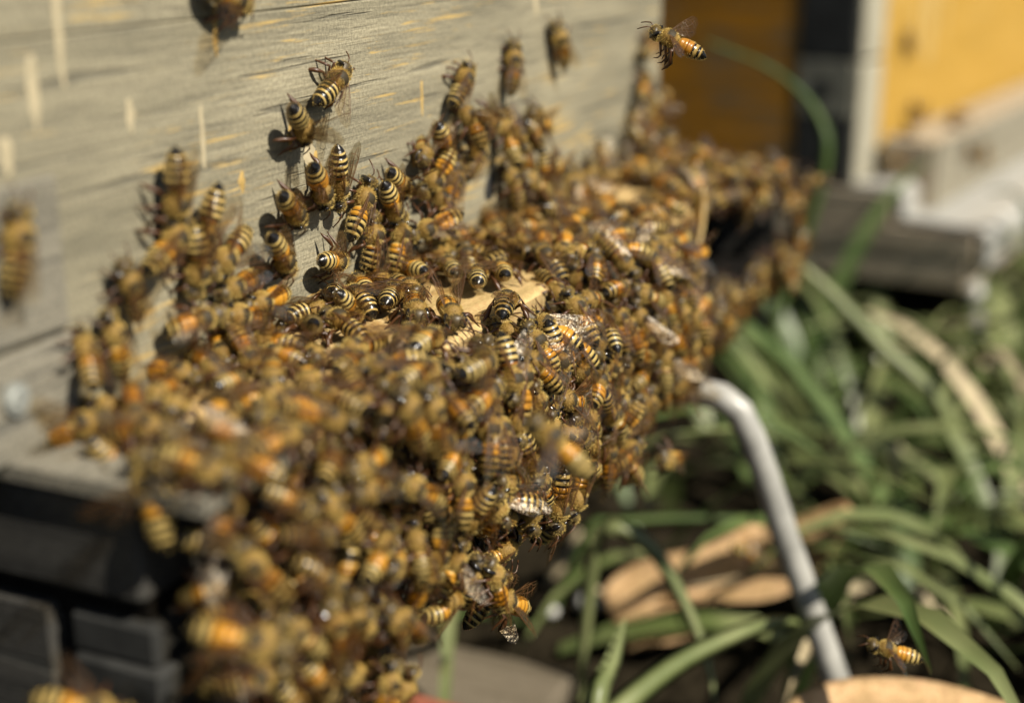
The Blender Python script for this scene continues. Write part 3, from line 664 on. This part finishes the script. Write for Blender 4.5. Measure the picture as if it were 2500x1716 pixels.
# ------------------------------------------------------------------ where the bees are
HAND = [
    ('w', 0.0, 224.7, 41.9, 0.0, 0.9, 0.44, 1.0, 0.0, 0.0, 0, -10, 'half', 'honeybee climbing the bare wall with wing held out, highest of the sharp bees'),
    ('w', 0.0, 210.9, 35.8, 0.0, 0.81, -0.59, 1.0, 0.0, 0.0, 38, 0, 'up', 'honeybee with raised striped tail on bare wall, left of the climbing bee'),
    ('w', 0.0, 194.2, 57.8, 0.0, 0.95, -0.31, 1.0, 0.0, 0.0, 0, 0, 'half', 'blurred honeybee cut off by the top edge, on the grey wall'),
    ('w', 0.0, 276.3, 36.5, 0.0, 0.78, 0.63, 1.0, 0.0, 0.0, 0, -15, 'fold', 'honeybee with banded abdomen climbing the wall above the middle clump'),
    ('w', 0.0, 287.3, 26.5, 0.0, 0.94, -0.33, 1.0, 0.0, 0.0, 10, 0, 'half', 'honeybee with black tail and orange waist walking right on the wall'),
    ('w', 0.0, 303.2, 38.4, 0.0, 0.16, 0.99, 1.0, 0.0, 0.0, 0, -35, 'fold', 'blurred honeybee upright on the wall, second from right of the lone bees'),
    ('w', 0.0, 329.5, 42.1, 0.0, -0.48, 0.88, 1.0, 0.0, 0.0, 0, -35, 'fold', 'blurred orange honeybee high on the wall, farthest right of the lone wall bees'),
    ('w', 0.0, 396.3, 34.7, 0.0, 0.84, 0.55, 1.0, 0.0, 0.0, 0, -20, 'half', 'pale blurred honeybee at the far wall edge, just left of the flying bee'),
    ('w', 0.0, 389.0, 23.9, 0.0, 0.84, 0.54, 1.0, 0.0, 0.0, 25, 0, 'fold', 'round blurred honeybee clinging near the far edge of the grey wall'),
    ('w', 0.0, 400.4, 13.1, 0.0, 0.37, -0.93, 1.0, 0.0, 0.0, 10, -20, 'half', 'blurred orange honeybee at the far edge of the wall, lowest of three'),
    ('w', 0.0, 142.7, 30.5, 0.0, 0.32, 0.95, 1.0, 0.0, 0.0, 0, 0, 'fold', 'large dark blurred honeybee on the grey patch at the left picture edge'),
    ('w', 0.0, 175.8, 29.1, 0.0, -0.02, -1.0, 1.0, 0.0, 0.0, 10, 0, 'fold', 'topmost blurred honeybee of the left wall clump'),
    ('w', 0.0, 182.1, 23.0, 0.0, -0.37, -0.93, 1.0, 0.0, 0.0, 20, 0, 'half', 'blurred orange honeybee at right shoulder of the left wall clump'),
    ('w', 0.0, 175.2, 23.8, 0.0, 0.89, 0.46, 1.0, 0.0, 0.0, 0, 0, 'fold', 'blurred honeybee slanting at the left side of the left wall clump'),
    ('w', 0.0, 180.0, 17.5, 0.0, -0.03, -1.0, 1.0, 0.0, 0.0, 10, 0, 'fold', 'blurred orange honeybee hanging in the middle of the left wall clump'),
    ('w', 0.0, 187.6, 17.7, 0.0, -0.88, -0.47, 1.0, 0.0, 0.0, 0, 0, 'half', 'blurred honeybee at the right foot of the left wall clump'),
    ('w', 0.0, 216.2, 24.1, 0.0, 0.74, -0.68, 1.0, 0.0, 0.0, 32, 0, 'half', 'honeybee with tail raised and brown wing, left above the middle clump'),
    ('w', 0.0, 222.4, 23.2, 0.0, 0.22, -0.97, 1.0, 0.0, 0.0, 18, -12, 'half', 'narrow striped honeybee head down, tail tip highest in the middle clump'),
    ('w', 0.0, 207.5, 21.8, 0.0, 0.83, -0.55, 1.0, 0.0, 0.0, 30, 0, 'fold', 'honeybee with round banded tail at the left top of the middle clump'),
    ('w', 0.0, 245.9, 19.8, 0.0, 0.87, -0.5, 1.0, 0.0, 0.0, 22, 0, 'up', 'black and cream banded honeybee with wings up, top of the middle clump'),
    ('w', 0.0, 232.1, 19.7, 0.0, 0.64, 0.77, 1.0, 0.0, 0.0, -4, 0, 'fold', 'honeybee seen from above with brown wings folded, centre of the middle clump'),
    ('w', 0.0, 241.8, 15.7, 0.0, 0.65, -0.76, 1.0, 0.0, 0.0, 25, -8, 'half', 'honeybee with orange waist diving head down in the middle clump'),
    ('w', 0.0, 265.2, 23.7, 0.0, 0.61, -0.79, 1.0, 0.0, 0.0, 18, 0, 'fold', 'honeybee with pale banded tail up, right end of the middle clump'),
    ('w', 0.0, 235.6, 12.0, 0.0, 0.31, 0.95, 1.0, 0.0, 0.0, 0, 0, 'fold', 'honeybee climbing with bald dark thorax, low in the middle clump'),
    ('w', 0.0, 245.3, 10.4, 0.0, 0.43, 0.9, 1.0, 0.0, 0.0, 0, 5, 'fold', 'second low climbing honeybee with bald thorax, right beside its twin'),
    ('w', 0.0, 260.1, 19.1, 0.0, -0.71, -0.71, 1.0, 0.0, 0.0, 40, 0, 'half', 'honeybee showing its face and dark eyes above the pale wood'),
    ('w', 0.0, 203.6, 14.4, 0.0, 0.73, -0.69, 1.0, 0.0, 0.0, 26, 0, 'fold', 'honeybee with banded tail up at the left foot of the middle clump'),
    ('w', 0.0, 270.9, 16.2, 0.0, 0.66, 0.75, 1.0, 0.0, 0.0, 0, -10, 'fold', 'blurred honeybee right of the middle clump, head up, brown wings'),
    ('w', 0.0, 281.9, 20.5, 0.0, 0.82, 0.58, 1.0, 0.0, 0.0, 0, 0, 'fold', 'blurred honeybee climbing near the knot in the wall'),
    ('w', 0.0, 313.9, 24.0, 0.0, -0.89, 0.46, 1.0, 0.0, 0.0, 0, 0, 'half', 'blurred honeybee with wings out at the top of the far wall clump'),
    ('l', 19.2, 247.4, 0.0, -0.44, 0.9, 0.0, 0.0, 0.0, 1.0, 8, 0, 'half', 'honeybee with round black banded tail standing on the pale wood'),
    ('l', 21.2, 254.0, 0.0, -0.51, 0.86, 0.0, 0.0, 0.0, 1.0, 6, 0, 'half', 'honeybee with glossy black tail tip at the right of the pale wood'),
    ('l', 9.9, 252.1, 0.0, -0.62, 0.79, 0.0, 0.0, 0.0, 1.0, 4, 10, 'half', 'small looking honeybee on the upper pale wood, tail to the right'),
    ('l', 11.7, 233.0, 0.0, 0.8, -0.61, 0.0, 0.0, 0.0, 1.0, -6, 0, 'spread', 'honeybee facing the camera with both wings spread over the pale wood'),
    ('l', 1.9, 231.5, 0.0, -0.66, 0.75, 0.0, 0.0, 0.0, 1.0, 8, 0, 'half', 'orange banded honeybee at the left rim of the pale wood'),
    ('l', 11.1, 228.0, 0.0, -0.34, 0.94, 0.0, 0.0, 0.0, 1.0, 6, 0, 'half', 'dark banded honeybee beneath the wings of the spread bee'),
    ('l', 20.6, 219.3, 0.0, 0.53, -0.84, 0.0, 0.0, 0.0, 1.0, 0, 0, 'fold', 'honeybee with glinting folded wings in the middle of the pale wood'),
    ('l', 27.2, 220.1, 0.0, 0.61, -0.8, 0.0, 0.0, 0.0, 1.0, 6, 0, 'up', 'honeybee with one glassy wing standing up on the pale wood'),
    ('l', 31.1, 204.2, 0.0, -0.18, 0.98, 0.0, 0.0, 0.0, 1.0, 10, 0, 'half', 'orange banded honeybee crossing the torn edge of the pale wood'),
    ('l', 38.5, 188.4, 0.0, -0.02, 1.0, 0.0, 0.0, 0.0, 1.0, 8, 0, 'half', 'honeybee with cream and black rings beside the torn pale edge'),
    ('l', 27.2, 205.3, 0.0, -0.26, 0.97, 0.0, 0.0, 0.0, 1.0, 8, -8, 'half', 'honeybee with shiny black tail left of the orange banded bee'),
    ('f', 40.1, 199.2, 1.4, 0.0, 1.0, -0.03, 0.97, 0.01, 0.24, 10, 0, 'half', 'striped honeybee turned sideways below the glassy winged bee'),
    ('l', 32.1, 232.8, 0.0, -0.31, 0.95, 0.0, 0.0, 0.0, 1.0, 0, 0, 'fold', 'dark headed honeybee at the right rim of the pale wood'),
    ('w', 0.0, 197.0, 8.2, 0.0, -1.0, -0.01, 1.0, 0.0, 0.0, 4, 0, 'half', 'softly blurred honeybee with cream tail lying left of the pale wood'),
    ('w', 0.0, 189.9, 7.8, 0.0, -0.96, 0.28, 1.0, 0.0, 0.0, 6, 0, 'fold', 'blurred honeybee with black tail spot pointing left on the ledge'),
    ('f', 40.0, 214.1, -4.5, 0.0, 0.23, 0.97, 1.0, -0.05, 0.01, 8, 0, 'half', 'honeybee with amber rings hanging tail down in the beard centre'),
    ('f', 40.0, 226.7, -15.1, 0.0, 0.47, -0.88, 0.99, 0.1, 0.06, 0, 0, 'spread', 'honeybee with two clear wings spread, head down in the beard'),
    ('f', 40.0, 211.9, -12.6, 0.0, -0.32, -0.95, 1.0, -0.08, 0.03, -30, 0, 'fold', 'honeybee showing a round furry collar and face in the beard'),
    ('f', 40.1, 201.6, -4.8, 0.0, 1.0, 0.07, 0.97, -0.02, 0.24, 4, -10, 'half', 'golden honeybee heading up right with long amber wing in the beard'),
    ('f', 40.0, 256.7, -25.6, 0.0, 0.63, -0.78, 0.99, 0.12, 0.1, 8, 0, 'half', 'honeybee with orange waist head down near the beard fringe'),
    ('f', 40.0, 246.1, -23.2, 0.0, -0.7, 0.72, 0.99, 0.12, 0.12, -8, 0, 'spread', 'honeybee with a long glassy wing trailing down near the fringe'),
    ('f', 40.1, 271.0, -38.4, -0.0, 0.99, 0.15, 0.97, -0.04, 0.24, -20, 0, 'fold', 'honeybee at the lower fringe turned to show its face'),
    ('f', 40.0, 217.6, -31.6, 0.0, -0.35, -0.94, 1.0, -0.08, 0.03, -40, 0, 'fold', 'honeybee with round hairy face at the lowest fringe point'),
    ('f', 40.0, 231.6, -35.6, 0.0, -0.17, -0.99, 1.0, -0.04, 0.01, 0, 0, 'fold', 'long striped honeybee hanging head down at the lowest fringe point'),
    ('f', 40.0, 240.0, -36.9, 0.0, -0.34, -0.94, 1.0, -0.08, 0.03, 0, -20, 'fold', 'orange honeybee pressed beside the long hanging bee'),
    ('f', 40.0, 217.5, -22.3, 0.0, 0.27, -0.96, 1.0, 0.07, 0.02, -25, 0, 'half', 'honeybee with fluffy brown head looking out above the lowest fringe'),
    ('f', 40.0, 202.8, -37.5, 0.0, -0.32, 0.95, 1.0, 0.08, 0.03, 0, 10, 'half', 'honeybee hanging tail down from the near fringe over the grass'),
    ('f', 40.1, 207.7, -44.2, 0.0, -0.82, 0.57, 0.98, 0.11, 0.17, 10, 0, 'half', 'honeybee whose banded tail sticks out right over the grass'),
    ('f', 40.0, 173.7, 2.5, 0.0, -0.42, 0.91, 0.99, 0.09, 0.04, 0, 0, 'fold', 'blurred orange honeybee climbing in the left of the beard'),
    ('f', 40.0, 181.8, -0.2, 0.0, -0.09, 1.0, 1.0, 0.02, 0.0, 0, 0, 'fold', 'honeybee with black and amber rings climbing beside the blurred orange one'),
    ('f', 40.1, 297.5, -49.0, 0.0, -0.96, 0.29, 0.97, 0.07, 0.22, 0, -20, 'fold', 'orange honeybee sticking out sideways under the far fringe'),
    ('d', 52.8, 255.9, 46.6, -0.86, -0.23, 0.46, 0.51, -0.24, 0.83, 0, 0, 'spread', 'flying honeybee with banded abdomen in front of the orange hive side'),
    ('d', 99.1, 263.7, -70.0, -0.9, -0.3, 0.3, 0.37, -0.21, 0.9, 0, 0, 'spread', 'flying honeybee above the big dry leaf at the lower right'),
    ('d', 59.6, 184.9, -4.3, -0.72, -0.09, 0.69, 0.66, -0.39, 0.64, 0, 0, 'spread', 'large blurred honeybee flying in front of the swarm'),
    ('d', 21.2, 144.2, -1.1, -0.34, 0.16, 0.93, 0.37, -0.88, 0.29, 0, 0, 'spread', 'large blurred orange honeybee hanging below the bare end of the ledge'),
    ('d', 40.8, 137.1, -19.0, 0.92, 0.35, -0.19, 0.35, -0.49, 0.8, 0, 0, 'half', 'large blurred honeybee poking out left from the bottom of the swarm'),
    ('d', 41.5, 389.5, -115.4, 0.88, 0.27, -0.38, 0.47, -0.46, 0.75, 0, 0, 'half', 'blurred orange honeybee perched beside the dry leaf at the rod'),
    ('d', 5.0, 749.2, 8.0, 0.0, 0.03, 1.0, 1.0, 0.0, 0.0, 0, 0, 'half', 'blurred honeybee on the yellow hive front'),
    ('d', 21.8, 128.7, -28.8, 0.92, 0.35, -0.18, 0.35, -0.49, 0.8, 0, 0, 'half', 'blurred orange honeybee cut off by the bottom left picture edge')]

class Bee: pass
BEES = []
SPH = [(3.2*SC, 3.0*SC, 1.55*SC), (0, 3.3*SC, 2.05*SC), (-3.4*SC, 3.05*SC, 2.0*SC), (-6.0*SC, 2.6*SC, 1.7*SC)]
occ = np.zeros((0, 4))
def frame(f, n):
    f = np.array(f, float); f /= np.linalg.norm(f); n = np.array(n, float); n -= f*(n @ f); n /= np.linalg.norm(n)
    return f, np.cross(n, f), n
def spheres(o, f, n): return np.array([[*(o+f*x+n*z), r] for x, z, r in SPH])
def rot(v, ax, a): return np.array(Matrix.Rotation(a, 3, Vector(ax)) @ Vector(v))
def add_bee(o, f, n, wing, var, zone, label=None, size=1.0, pose='walk', force=False, tol=.82):
    global occ
    f, l, n = frame(f, n); o = np.array(o, float); S = spheres(o, f, n)
    if not force and len(occ):
        d = np.linalg.norm(occ[None, :, :3]-S[:, None, :3], axis=2); lim = (occ[None, :, 3]+S[:, 3:4])*tol
        if (d < lim).any(): return False
    occ = np.vstack([occ, S]); b = Bee(); b.o, b.f, b.l, b.n, b.wing, b.var, b.zone, b.label, b.size, b.pose, b.S = o, f, l, n, wing, var, zone, label, size, pose, S
    BEES.append(b); return True
for surf, x, y, z, fx, fy, fz, nx, ny, nz, pit, roll, wg, lab in HAND:
    f, l, n = frame((fx, fy, fz), (nx, ny, nz)); p = math.radians(pit*.4)
    f2, n2 = rot(f, l, p), rot(n, l, p); n2 = rot(n2, f2, math.radians(roll)); o = np.array([x, y, z])+n*max(0, math.sin(abs(p)))*2.2
    r = random.Random(lab)
    if 'yellow hive front' in lab: H2 = Matrix.Rotation(math.radians(H2ROT), 3, 'Z'); o, f2, n2 = np.array(H2 @ (Vector(o)-Vector((5, Y2, 0)))+Vector((5, Y2, 0))), np.array(H2 @ Vector(f2)), np.array(H2 @ Vector(n2))
    var = (4 if pit < -15 else r.choice([0, 0, 2, 1])) if surf != 'd' else 2
    add_bee(o, f2, n2, wg, var, surf, lab, .84 if 'flying honeybee' in lab else r.uniform(.97, 1.06), 'hang' if surf == 'd' and 'flying' in lab else 'walk', True)
NHAND = len(BEES)
rz_ = random.Random(5)
ZT = [(138, 4), (150, 10), (160, 16), (167, 22), (172, 33), (182, 30), (190, 18), (197, 12), (203, 22), (212, 28), (228, 24), (240, 27), (250, 21), (258, 26), (270, 31), (284, 27), (298, 22), (314, 25), (325, 15), (340, 6), (360, 5), (378, 8), (392, 16), (412, 18)]
def hole(x, y): 
    if ((x-20)/14)**2+((y-235)/33)**2 < 1: return True
    if ((x-23)/9)**2+((y-206)/9)**2 < 1: return True
    if ((x-12)/15)**2+((y-338)/24)**2 < 1: return True
    return x < 22 and y < 151
def wallgap(y, z): return (226 < y < 233 and 6 < z < 15) or (276 < y < 292 and z < 19) or (190 < y < 198 and z > 13)
PROF = [(24, .5), (30, .8), (35, -.8), (38.5, -5), (40, -12), (40, -24), (38.5, -36), (37, -44)]
def prof(s):   # s in 0..1 along the beard profile
    k = s*(len(PROF)-1); i = min(int(k), len(PROF)-2); a, b = PROF[i], PROF[i+1]; t = k-i
    return a[0]+(b[0]-a[0])*t, a[1]+(b[1]-a[1])*t, b[0]-a[0], b[1]-a[1]
def wings(): return rz_.choices(['fold', 'half', 'spread', 'up'], [.52, .32, .1, .06])[0]
def tang(n, up_bias, r):
    n = np.array(n, float); a = np.cross(n, [0, 1, 0.01]); a /= np.linalg.norm(a); b = np.cross(n, a)
    ang = r.gauss(0, .9) if r.random() < up_bias else r.uniform(0, 6.28)
    up = np.array([0, 0, 1.0])-n*n[2]
    if np.linalg.norm(up) > .4: up /= np.linalg.norm(up); return up*math.cos(ang)+np.cross(n, up)*math.sin(ang)
    return a*math.cos(ang)+b*math.sin(ang)
def try_bee(zone, off, tol):
    r = rz_
    if zone == 'beard':
        y = r.uniform(147, 452); s = r.random(); x, z, dx, dz = prof(s)
        zmin = -37+(4 if y > 380 else 0)+5*math.sin(y*.11)+3*math.sin(y*.31+1)-(7 if y < 175 else 0)
        if z < zmin: return False
        if (188 < y < 266 or 312 < y < 358) and z > -3.5: return False
        if y > 393 and z > -29: return False
        if 322 < y < 446 and -29+max(0, 334-y) < z < -3.2: 
            return False
        if y > 362 and s < .35 and r.random() < .15: return False
        sm = min(1, max(0, (y-300)/50)); x += 1.6*math.sin(y*.07+z*.1)+off-5.5*sm*sm*(3-2*sm)*(1 if s > .2 else 0)-(3 if y < 166 else 0); n = np.array([-dz, 0.0, dx])
        if n[0] < 0: n = -n
        n /= np.linalg.norm(n)
        if y < 160: n = n+np.array([0, -(160-y)/10, 0]); n /= np.linalg.norm(n); x -= (160-y)*.3
        f = tang(n, .55, r)
    elif zone == 'ledge':
        x, y = r.uniform(2, 27), r.uniform(146, 396)
        if r.random() < .12: x, y = r.uniform(19, 35), r.uniform(141, 172)
        if hole(x, y): return False
        z = max(0, off); n = np.array([0.12, 0, 1.0]); f = tang(n, 0, r)
    elif zone == 'far':
        x, y, z = r.uniform(0, 31), r.uniform(400, 452), -9.8+off; n = np.array([0.15, -.1, 1.0]); f = tang(n, 0, r)
    else:
        y = r.uniform(148, 411); zt = lerp(ZT, y); z = 3+(zt-3)*r.random()**1.15; x = max(0, off+2.5 if z < 10 else off)
        if wallgap(y, z): return False
        if r.random() < .25+.45*(z/30): return False
        n = np.array([1.0, 0, .12]); f = tang(n, .5, r)
    tilt = math.radians(r.gauss(0, 14)); l = np.cross(n, f); l /= np.linalg.norm(l)
    f2, n2 = rot(f, l, tilt), rot(n, l, tilt); n2 = rot(n2, f2/np.linalg.norm(f2), math.radians(r.gauss(0, 16)))
    return add_bee((x, y, z), f2, n2, wings(), r.choice([0, 0, 1, 2, 3, 4]), zone, None, r.uniform(.84, .92) if y < 195 else r.uniform(.93, 1.04), 'walk', False, tol)
for zone, off, tol, tries in (('beard', 0, .76, 8000), ('ledge', .4, .84, 2600), ('wall', 0.4, .90, 1300), ('ledge', 0, .78, 900), ('far', 0, .8, 900), ('beard', -6, .74, 2500)):
    for _ in range(tries): try_bee(zone, off, tol)
# bees round the dark opening, on the far end post and on the neighbour's landing tray
for x, y, z, f, n in [(30, 392, -10, (0, -.4, -.9), (1, 0, 0)), (31, 432, -11, (.1, .7, -.7), (1, -.3, .6)), (33, 446, -18, (0, -.2, 1), (.8, -.6, .1)),
        (32, 449, -28, (0, .2, 1), (.8, -.6, 0)), (34, 451, -12, (.2, .2, .9), (.8, -.5, 0)), (31, 438, -18, (.1, -.8, -.3), (1, -.2, .3)), (31, 412, -12, (.3, .8, 0), (1, 0, .3)), (40, 452, -14, (.7, .3, .3), (-.3, -.3, .9))]:
    add_bee((x, y, z), f, n, wings(), rz_.choice([0, 1, 2]), 'opening', None, 1, 'walk', True)
H2R = Matrix.Rotation(math.radians(H2ROT), 3, 'Z')
def turn2(p, pos=True): c = Vector((5, Y2, 0)) if pos else Vector((0, 0, 0)); return np.array(H2R @ (Vector(p)-c)+c)
for x, y, z, f, n in [(37, 790, -50, (0, .4, .9), (1, 0, 0)), (37, 760, -46, (0, -.5, .8), (1, 0, 0)), (28, 768, -37, (-.6, .7, 0), (0, 0, 1)), (6, 765, -28, (0, -.7, .5), (1, 0, 0)), (24, 800, -37, (.7, .7, 0), (0, 0, 1)), (20, 712, -49, (.5, .8, 0), (0, 0, 1)), (18, 726, -37, (-.5, .8, 0), (0, 0, 1)), (6, 780, -32, (0, .3, .9), (1, 0, 0))]:
    add_bee(turn2((x, y, z)), turn2(f, False), turn2(n, False), wings(), rz_.choice([0, 1, 2]), 'neighbour', None, 1, 'walk', True)

# how much of each bee shows (coarse depth buffer), to pick the 300 that show largest
FPX = 51.1/36*400
buf = np.full((275, 400), 1e9); bid = np.full((275, 400), -1)
def project(p):
    q = np.array(p)-CAM; d = q @ Fv; return 200+FPX*(q @ Rv)/d, 137.3-FPX*(q @ Uv)/d, d
for i, b in enumerate(BEES):
    for sx in b.S:
        u, v, d = project(sx[:3]); rr = FPX*sx[3]/d
        if d < 10: continue
        x0, x1, y0, y1 = int(max(0, u-rr)), int(min(399, u+rr))+1, int(max(0, v-rr)), int(min(274, v+rr))+1
        if x0 >= x1 or y0 >= y1: continue
        yy, xx = np.mgrid[y0:y1, x0:x1]; q2 = 1-((xx-u)**2+(yy-v)**2)/rr**2
        dd = d-sx[3]*np.sqrt(np.clip(q2, 0, 1)); sub = buf[y0:y1, x0:x1]; mk = (q2 > 0) & (dd < sub)
        sub[mk] = dd[mk]; bid[y0:y1, x0:x1][mk] = i
vis = np.bincount(bid[bid >= 0].ravel(), minlength=len(BEES))
order = [i for i in sorted(range(len(BEES)), key=lambda i: (-(i < NHAND), -vis[i])) if vis[i] > 0 or i < NHAND]
INDIV = order[:300]
print('bees', len(BEES), 'visible', int((vis > 0).sum()), 'min vis of individuals', int(vis[INDIV[-1]]))

# ------------------------------------------------------------------ build the individual bees
def cam_dir(b):
    u0, v0, _ = project(b.o); u1, v1, _ = project(b.o+b.f*6); du, dv = u1-u0, v0-v1
    toward = -(b.f @ Fv)
    if toward > .72: return 'facing the camera'
    if toward < -.72: return 'tail to camera'
    a = math.degrees(math.atan2(dv, du)) % 360
    return 'head '+['right', 'up right', 'up', 'up left', 'left', 'down left', 'down', 'down right'][int(((a+22.5) % 360)//45)]
WTXT = {'fold': 'wings folded', 'half': 'wings half open', 'spread': 'wings spread', 'up': 'wings raised'}
def zone_text(b):
    y, z = b.o[1], b.o[2]; u, v, d = project(b.o); u *= 5.81; v *= 5.81
    if b.zone == 'neighbour': return 'on the yellow hive far behind'
    if b.zone == 'opening': return 'at the dark far opening'
    if b.zone == 'far': return 'on the low far end board'
    if b.zone == 'wall':
        return 'on the wall, left clump' if y < 198 else 'on the wall, middle clump' if y < 256 else 'on the wall beyond the middle clump' if y < 292 else 'in the far wall clump' if y < 345 else 'at the far wall end'
    if b.zone == 'ledge':
        return 'on the near ledge end' if y < 185 else 'left of the pale wood' if y < 222 else 'beside the pale wood' if y < 265 else 'behind the pale wood' if y < 330 else 'near the far pale patch' if y < 372 else 'on the far ledge end'
    band = 'upper' if z > -8 else 'middle' if z > -24 else 'lower'
    seg = 'near end' if y < 168 else 'near third' if y < 200 else 'sharp middle' if y < 250 else 'above the rod' if y < 320 else 'far third' if y < 380 else 'far end'
    return f'in the {band} beard {seg}'
def blurname(d): return 'sharp' if abs(1/d-1/264)*3300*6.7 < 4 else 'soft' if abs(1/d-1/264)*3300*6.7 < 11 else 'blurred'
link = sc.collection.objects.link
def child(name, data, parent, mw=None):
    o = bpy.data.objects.new(name, data); link(o); o.parent = parent
    if mw is not None: o.matrix_local = mw
    return o
ORD = ['first', 'second', 'third', 'fourth', 'fifth', 'sixth', 'seventh', 'eighth']
def stage(ks, text):
    d = {}
    for k in ks: d.setdefault(text(BEES[k]), []).append(k)
    return d
LABEL = {}
def dist(b): return project(b.o)[2]
auto = [k for k in INDIV if not BEES[k].label]
for l1, k1 in stage(auto, lambda b: f'{blurname(dist(b))} honeybee {zone_text(b)}, {cam_dir(b)}').items():
    if len(k1) == 1: LABEL[k1[0]] = l1; continue
    for l2, k2 in stage(k1, lambda b: l1+', '+WTXT[b.wing]).items():
        k2.sort(key=lambda k: project(BEES[k].o)[0])
        for i, k in enumerate(k2):
            q = '' if len(k2) == 1 else (', left one', ', right one')[i] if len(k2) == 2 else ', '+ORD[min(i, 7)]+' from left'
            s_ = l2+q
            if len(s_.split()) > 16: s_ = (l1+q)
            LABEL[k] = s_
for k in INDIV:
    b = BEES[k]; u, v, d = project(b.o); blur = abs(1/d-1/264)*3300*6.7
    full = blur < 8 and vis[k] > 8 or k < NHAND and blur < 12
    me = BODY[b.var] if full else (BODYH if b.pose == 'hang' else BODYL)[b.var]
    o = bpy.data.objects.new('honeybee', me); link(o)
    m4 = Matrix((b.f, b.l, b.n)).transposed().to_4x4() @ Matrix.Scale(b.size, 4); m4.translation = Vector(b.o*MM); o.matrix_world = m4
    lab = b.label or LABEL[k]
    tag(o, lab, 'honeybee', 'honeybees of the swarm' if b.label or b.zone == 'x' else 'honeybees '+zone_text(b))
    child('fuzz', FUZZ[b.var], o)
    r = random.Random(k)
    for kind in ('fore', 'hind'):
        for s in (-1, 1):
            jit = (r.uniform(-.12, .12), r.uniform(-.06, .1), r.uniform(-.1, .1))
            child(kind+'_wing', WING[kind, s], o, wing_matrix(kind, s, b.wing, jit))
    if full:
        sd = r.randint(0, 1)
        for i in range(3):
            for s in (-1, 1): child('leg', LEG[b.pose, sd, i, s], o)
        for s in (-1, 1): child('antenna', ANT[b.var, s], o)
# ------------------------------------------------------------------ the rest of the swarm, too many to single out
rest = [i for i in range(len(BEES)) if i not in set(INDIV)]
def npmesh(me):
    v = np.zeros(len(me.vertices)*3, 'f'); me.vertices.foreach_get('co', v); f = [tuple(p.vertices) for p in me.polygons]
    mi = np.zeros(len(f), 'i'); me.polygons.foreach_get('material_index', mi)
    uv = np.zeros((len(me.vertices), 2), 'f')
    if me.uv_layers:
        li = np.zeros(len(me.loops), 'i'); me.loops.foreach_get('vertex_index', li); q = np.zeros(len(li)*2, 'f'); me.uv_layers[0].data.foreach_get('uv', q); uv[li] = q.reshape(-1, 2)
    return v.reshape(-1, 3), f, mi, uv
LOWB = []
for i, v in enumerate(VAR):
    low = body(**v, n=8, segs=3, legs='walk'); fz = fuzz(low, 420, 40+i, v['bend']); fz.v = list(fz.v)
    LOWB.append((npmesh(scaled(low).data('low', BMATS)), npmesh(scaled(fz).data('lowf', ['fuzz']))))
WNP = {k: npmesh(w_) for k, w_ in WING.items()}
V_, F_, M_, UV_, RN_ = [], [], [], [], []; base = 0
rr_ = random.Random(99)
for i in rest:
    b = BEES[i]; R3 = np.array([b.f, b.l, b.n]).T*b.size; rnd = rr_.random()
    pieces = [(LOWB[b.var][0], np.eye(4), 0), (LOWB[b.var][1], np.eye(4), 5)]
    for s in (-1, 1): pieces.append((WNP['fore', s], np.array(wing_matrix('fore', s, b.wing)), 6))
    for (v, f, mi, uv), mw, mo in pieces:
        vv = v @ mw[:3, :3].T+mw[:3, 3]; vv = vv @ R3.T+b.o*MM
        V_.append(vv); F_ += [tuple(q+base for q in p) for p in f]; M_.append(mi+mo); UV_.append(uv); RN_.append(np.full(len(v), rnd, 'f')); base += len(v)
me = bpy.data.meshes.new('swarm_mass'); me.from_pydata(np.vstack(V_).tolist(), [], F_)
for q in BMATS+['fuzz', 'wing', 'vein']: me.materials.append(MAT[q])
me.polygons.foreach_set('material_index', np.concatenate(M_)); me.polygons.foreach_set('use_smooth', [True]*len(F_))
ul = me.uv_layers.new(name='UVMap'); li = np.zeros(len(me.loops), 'i'); me.loops.foreach_get('vertex_index', li); ul.data.foreach_set('uv', np.vstack(UV_)[li].ravel())
at_ = me.attributes.new('bee_rand', 'FLOAT', 'POINT'); at_.data.foreach_set('value', np.concatenate(RN_)); me.update()
mass = bpy.data.objects.new('swarm_mass', me); link(mass); mass['kind'] = 'stuff'; mass['label'] = 'deeper honeybees packed between the foremost bees of the swarm'
for me in list(bpy.data.meshes):
    if me.users == 0: bpy.data.meshes.remove(me)
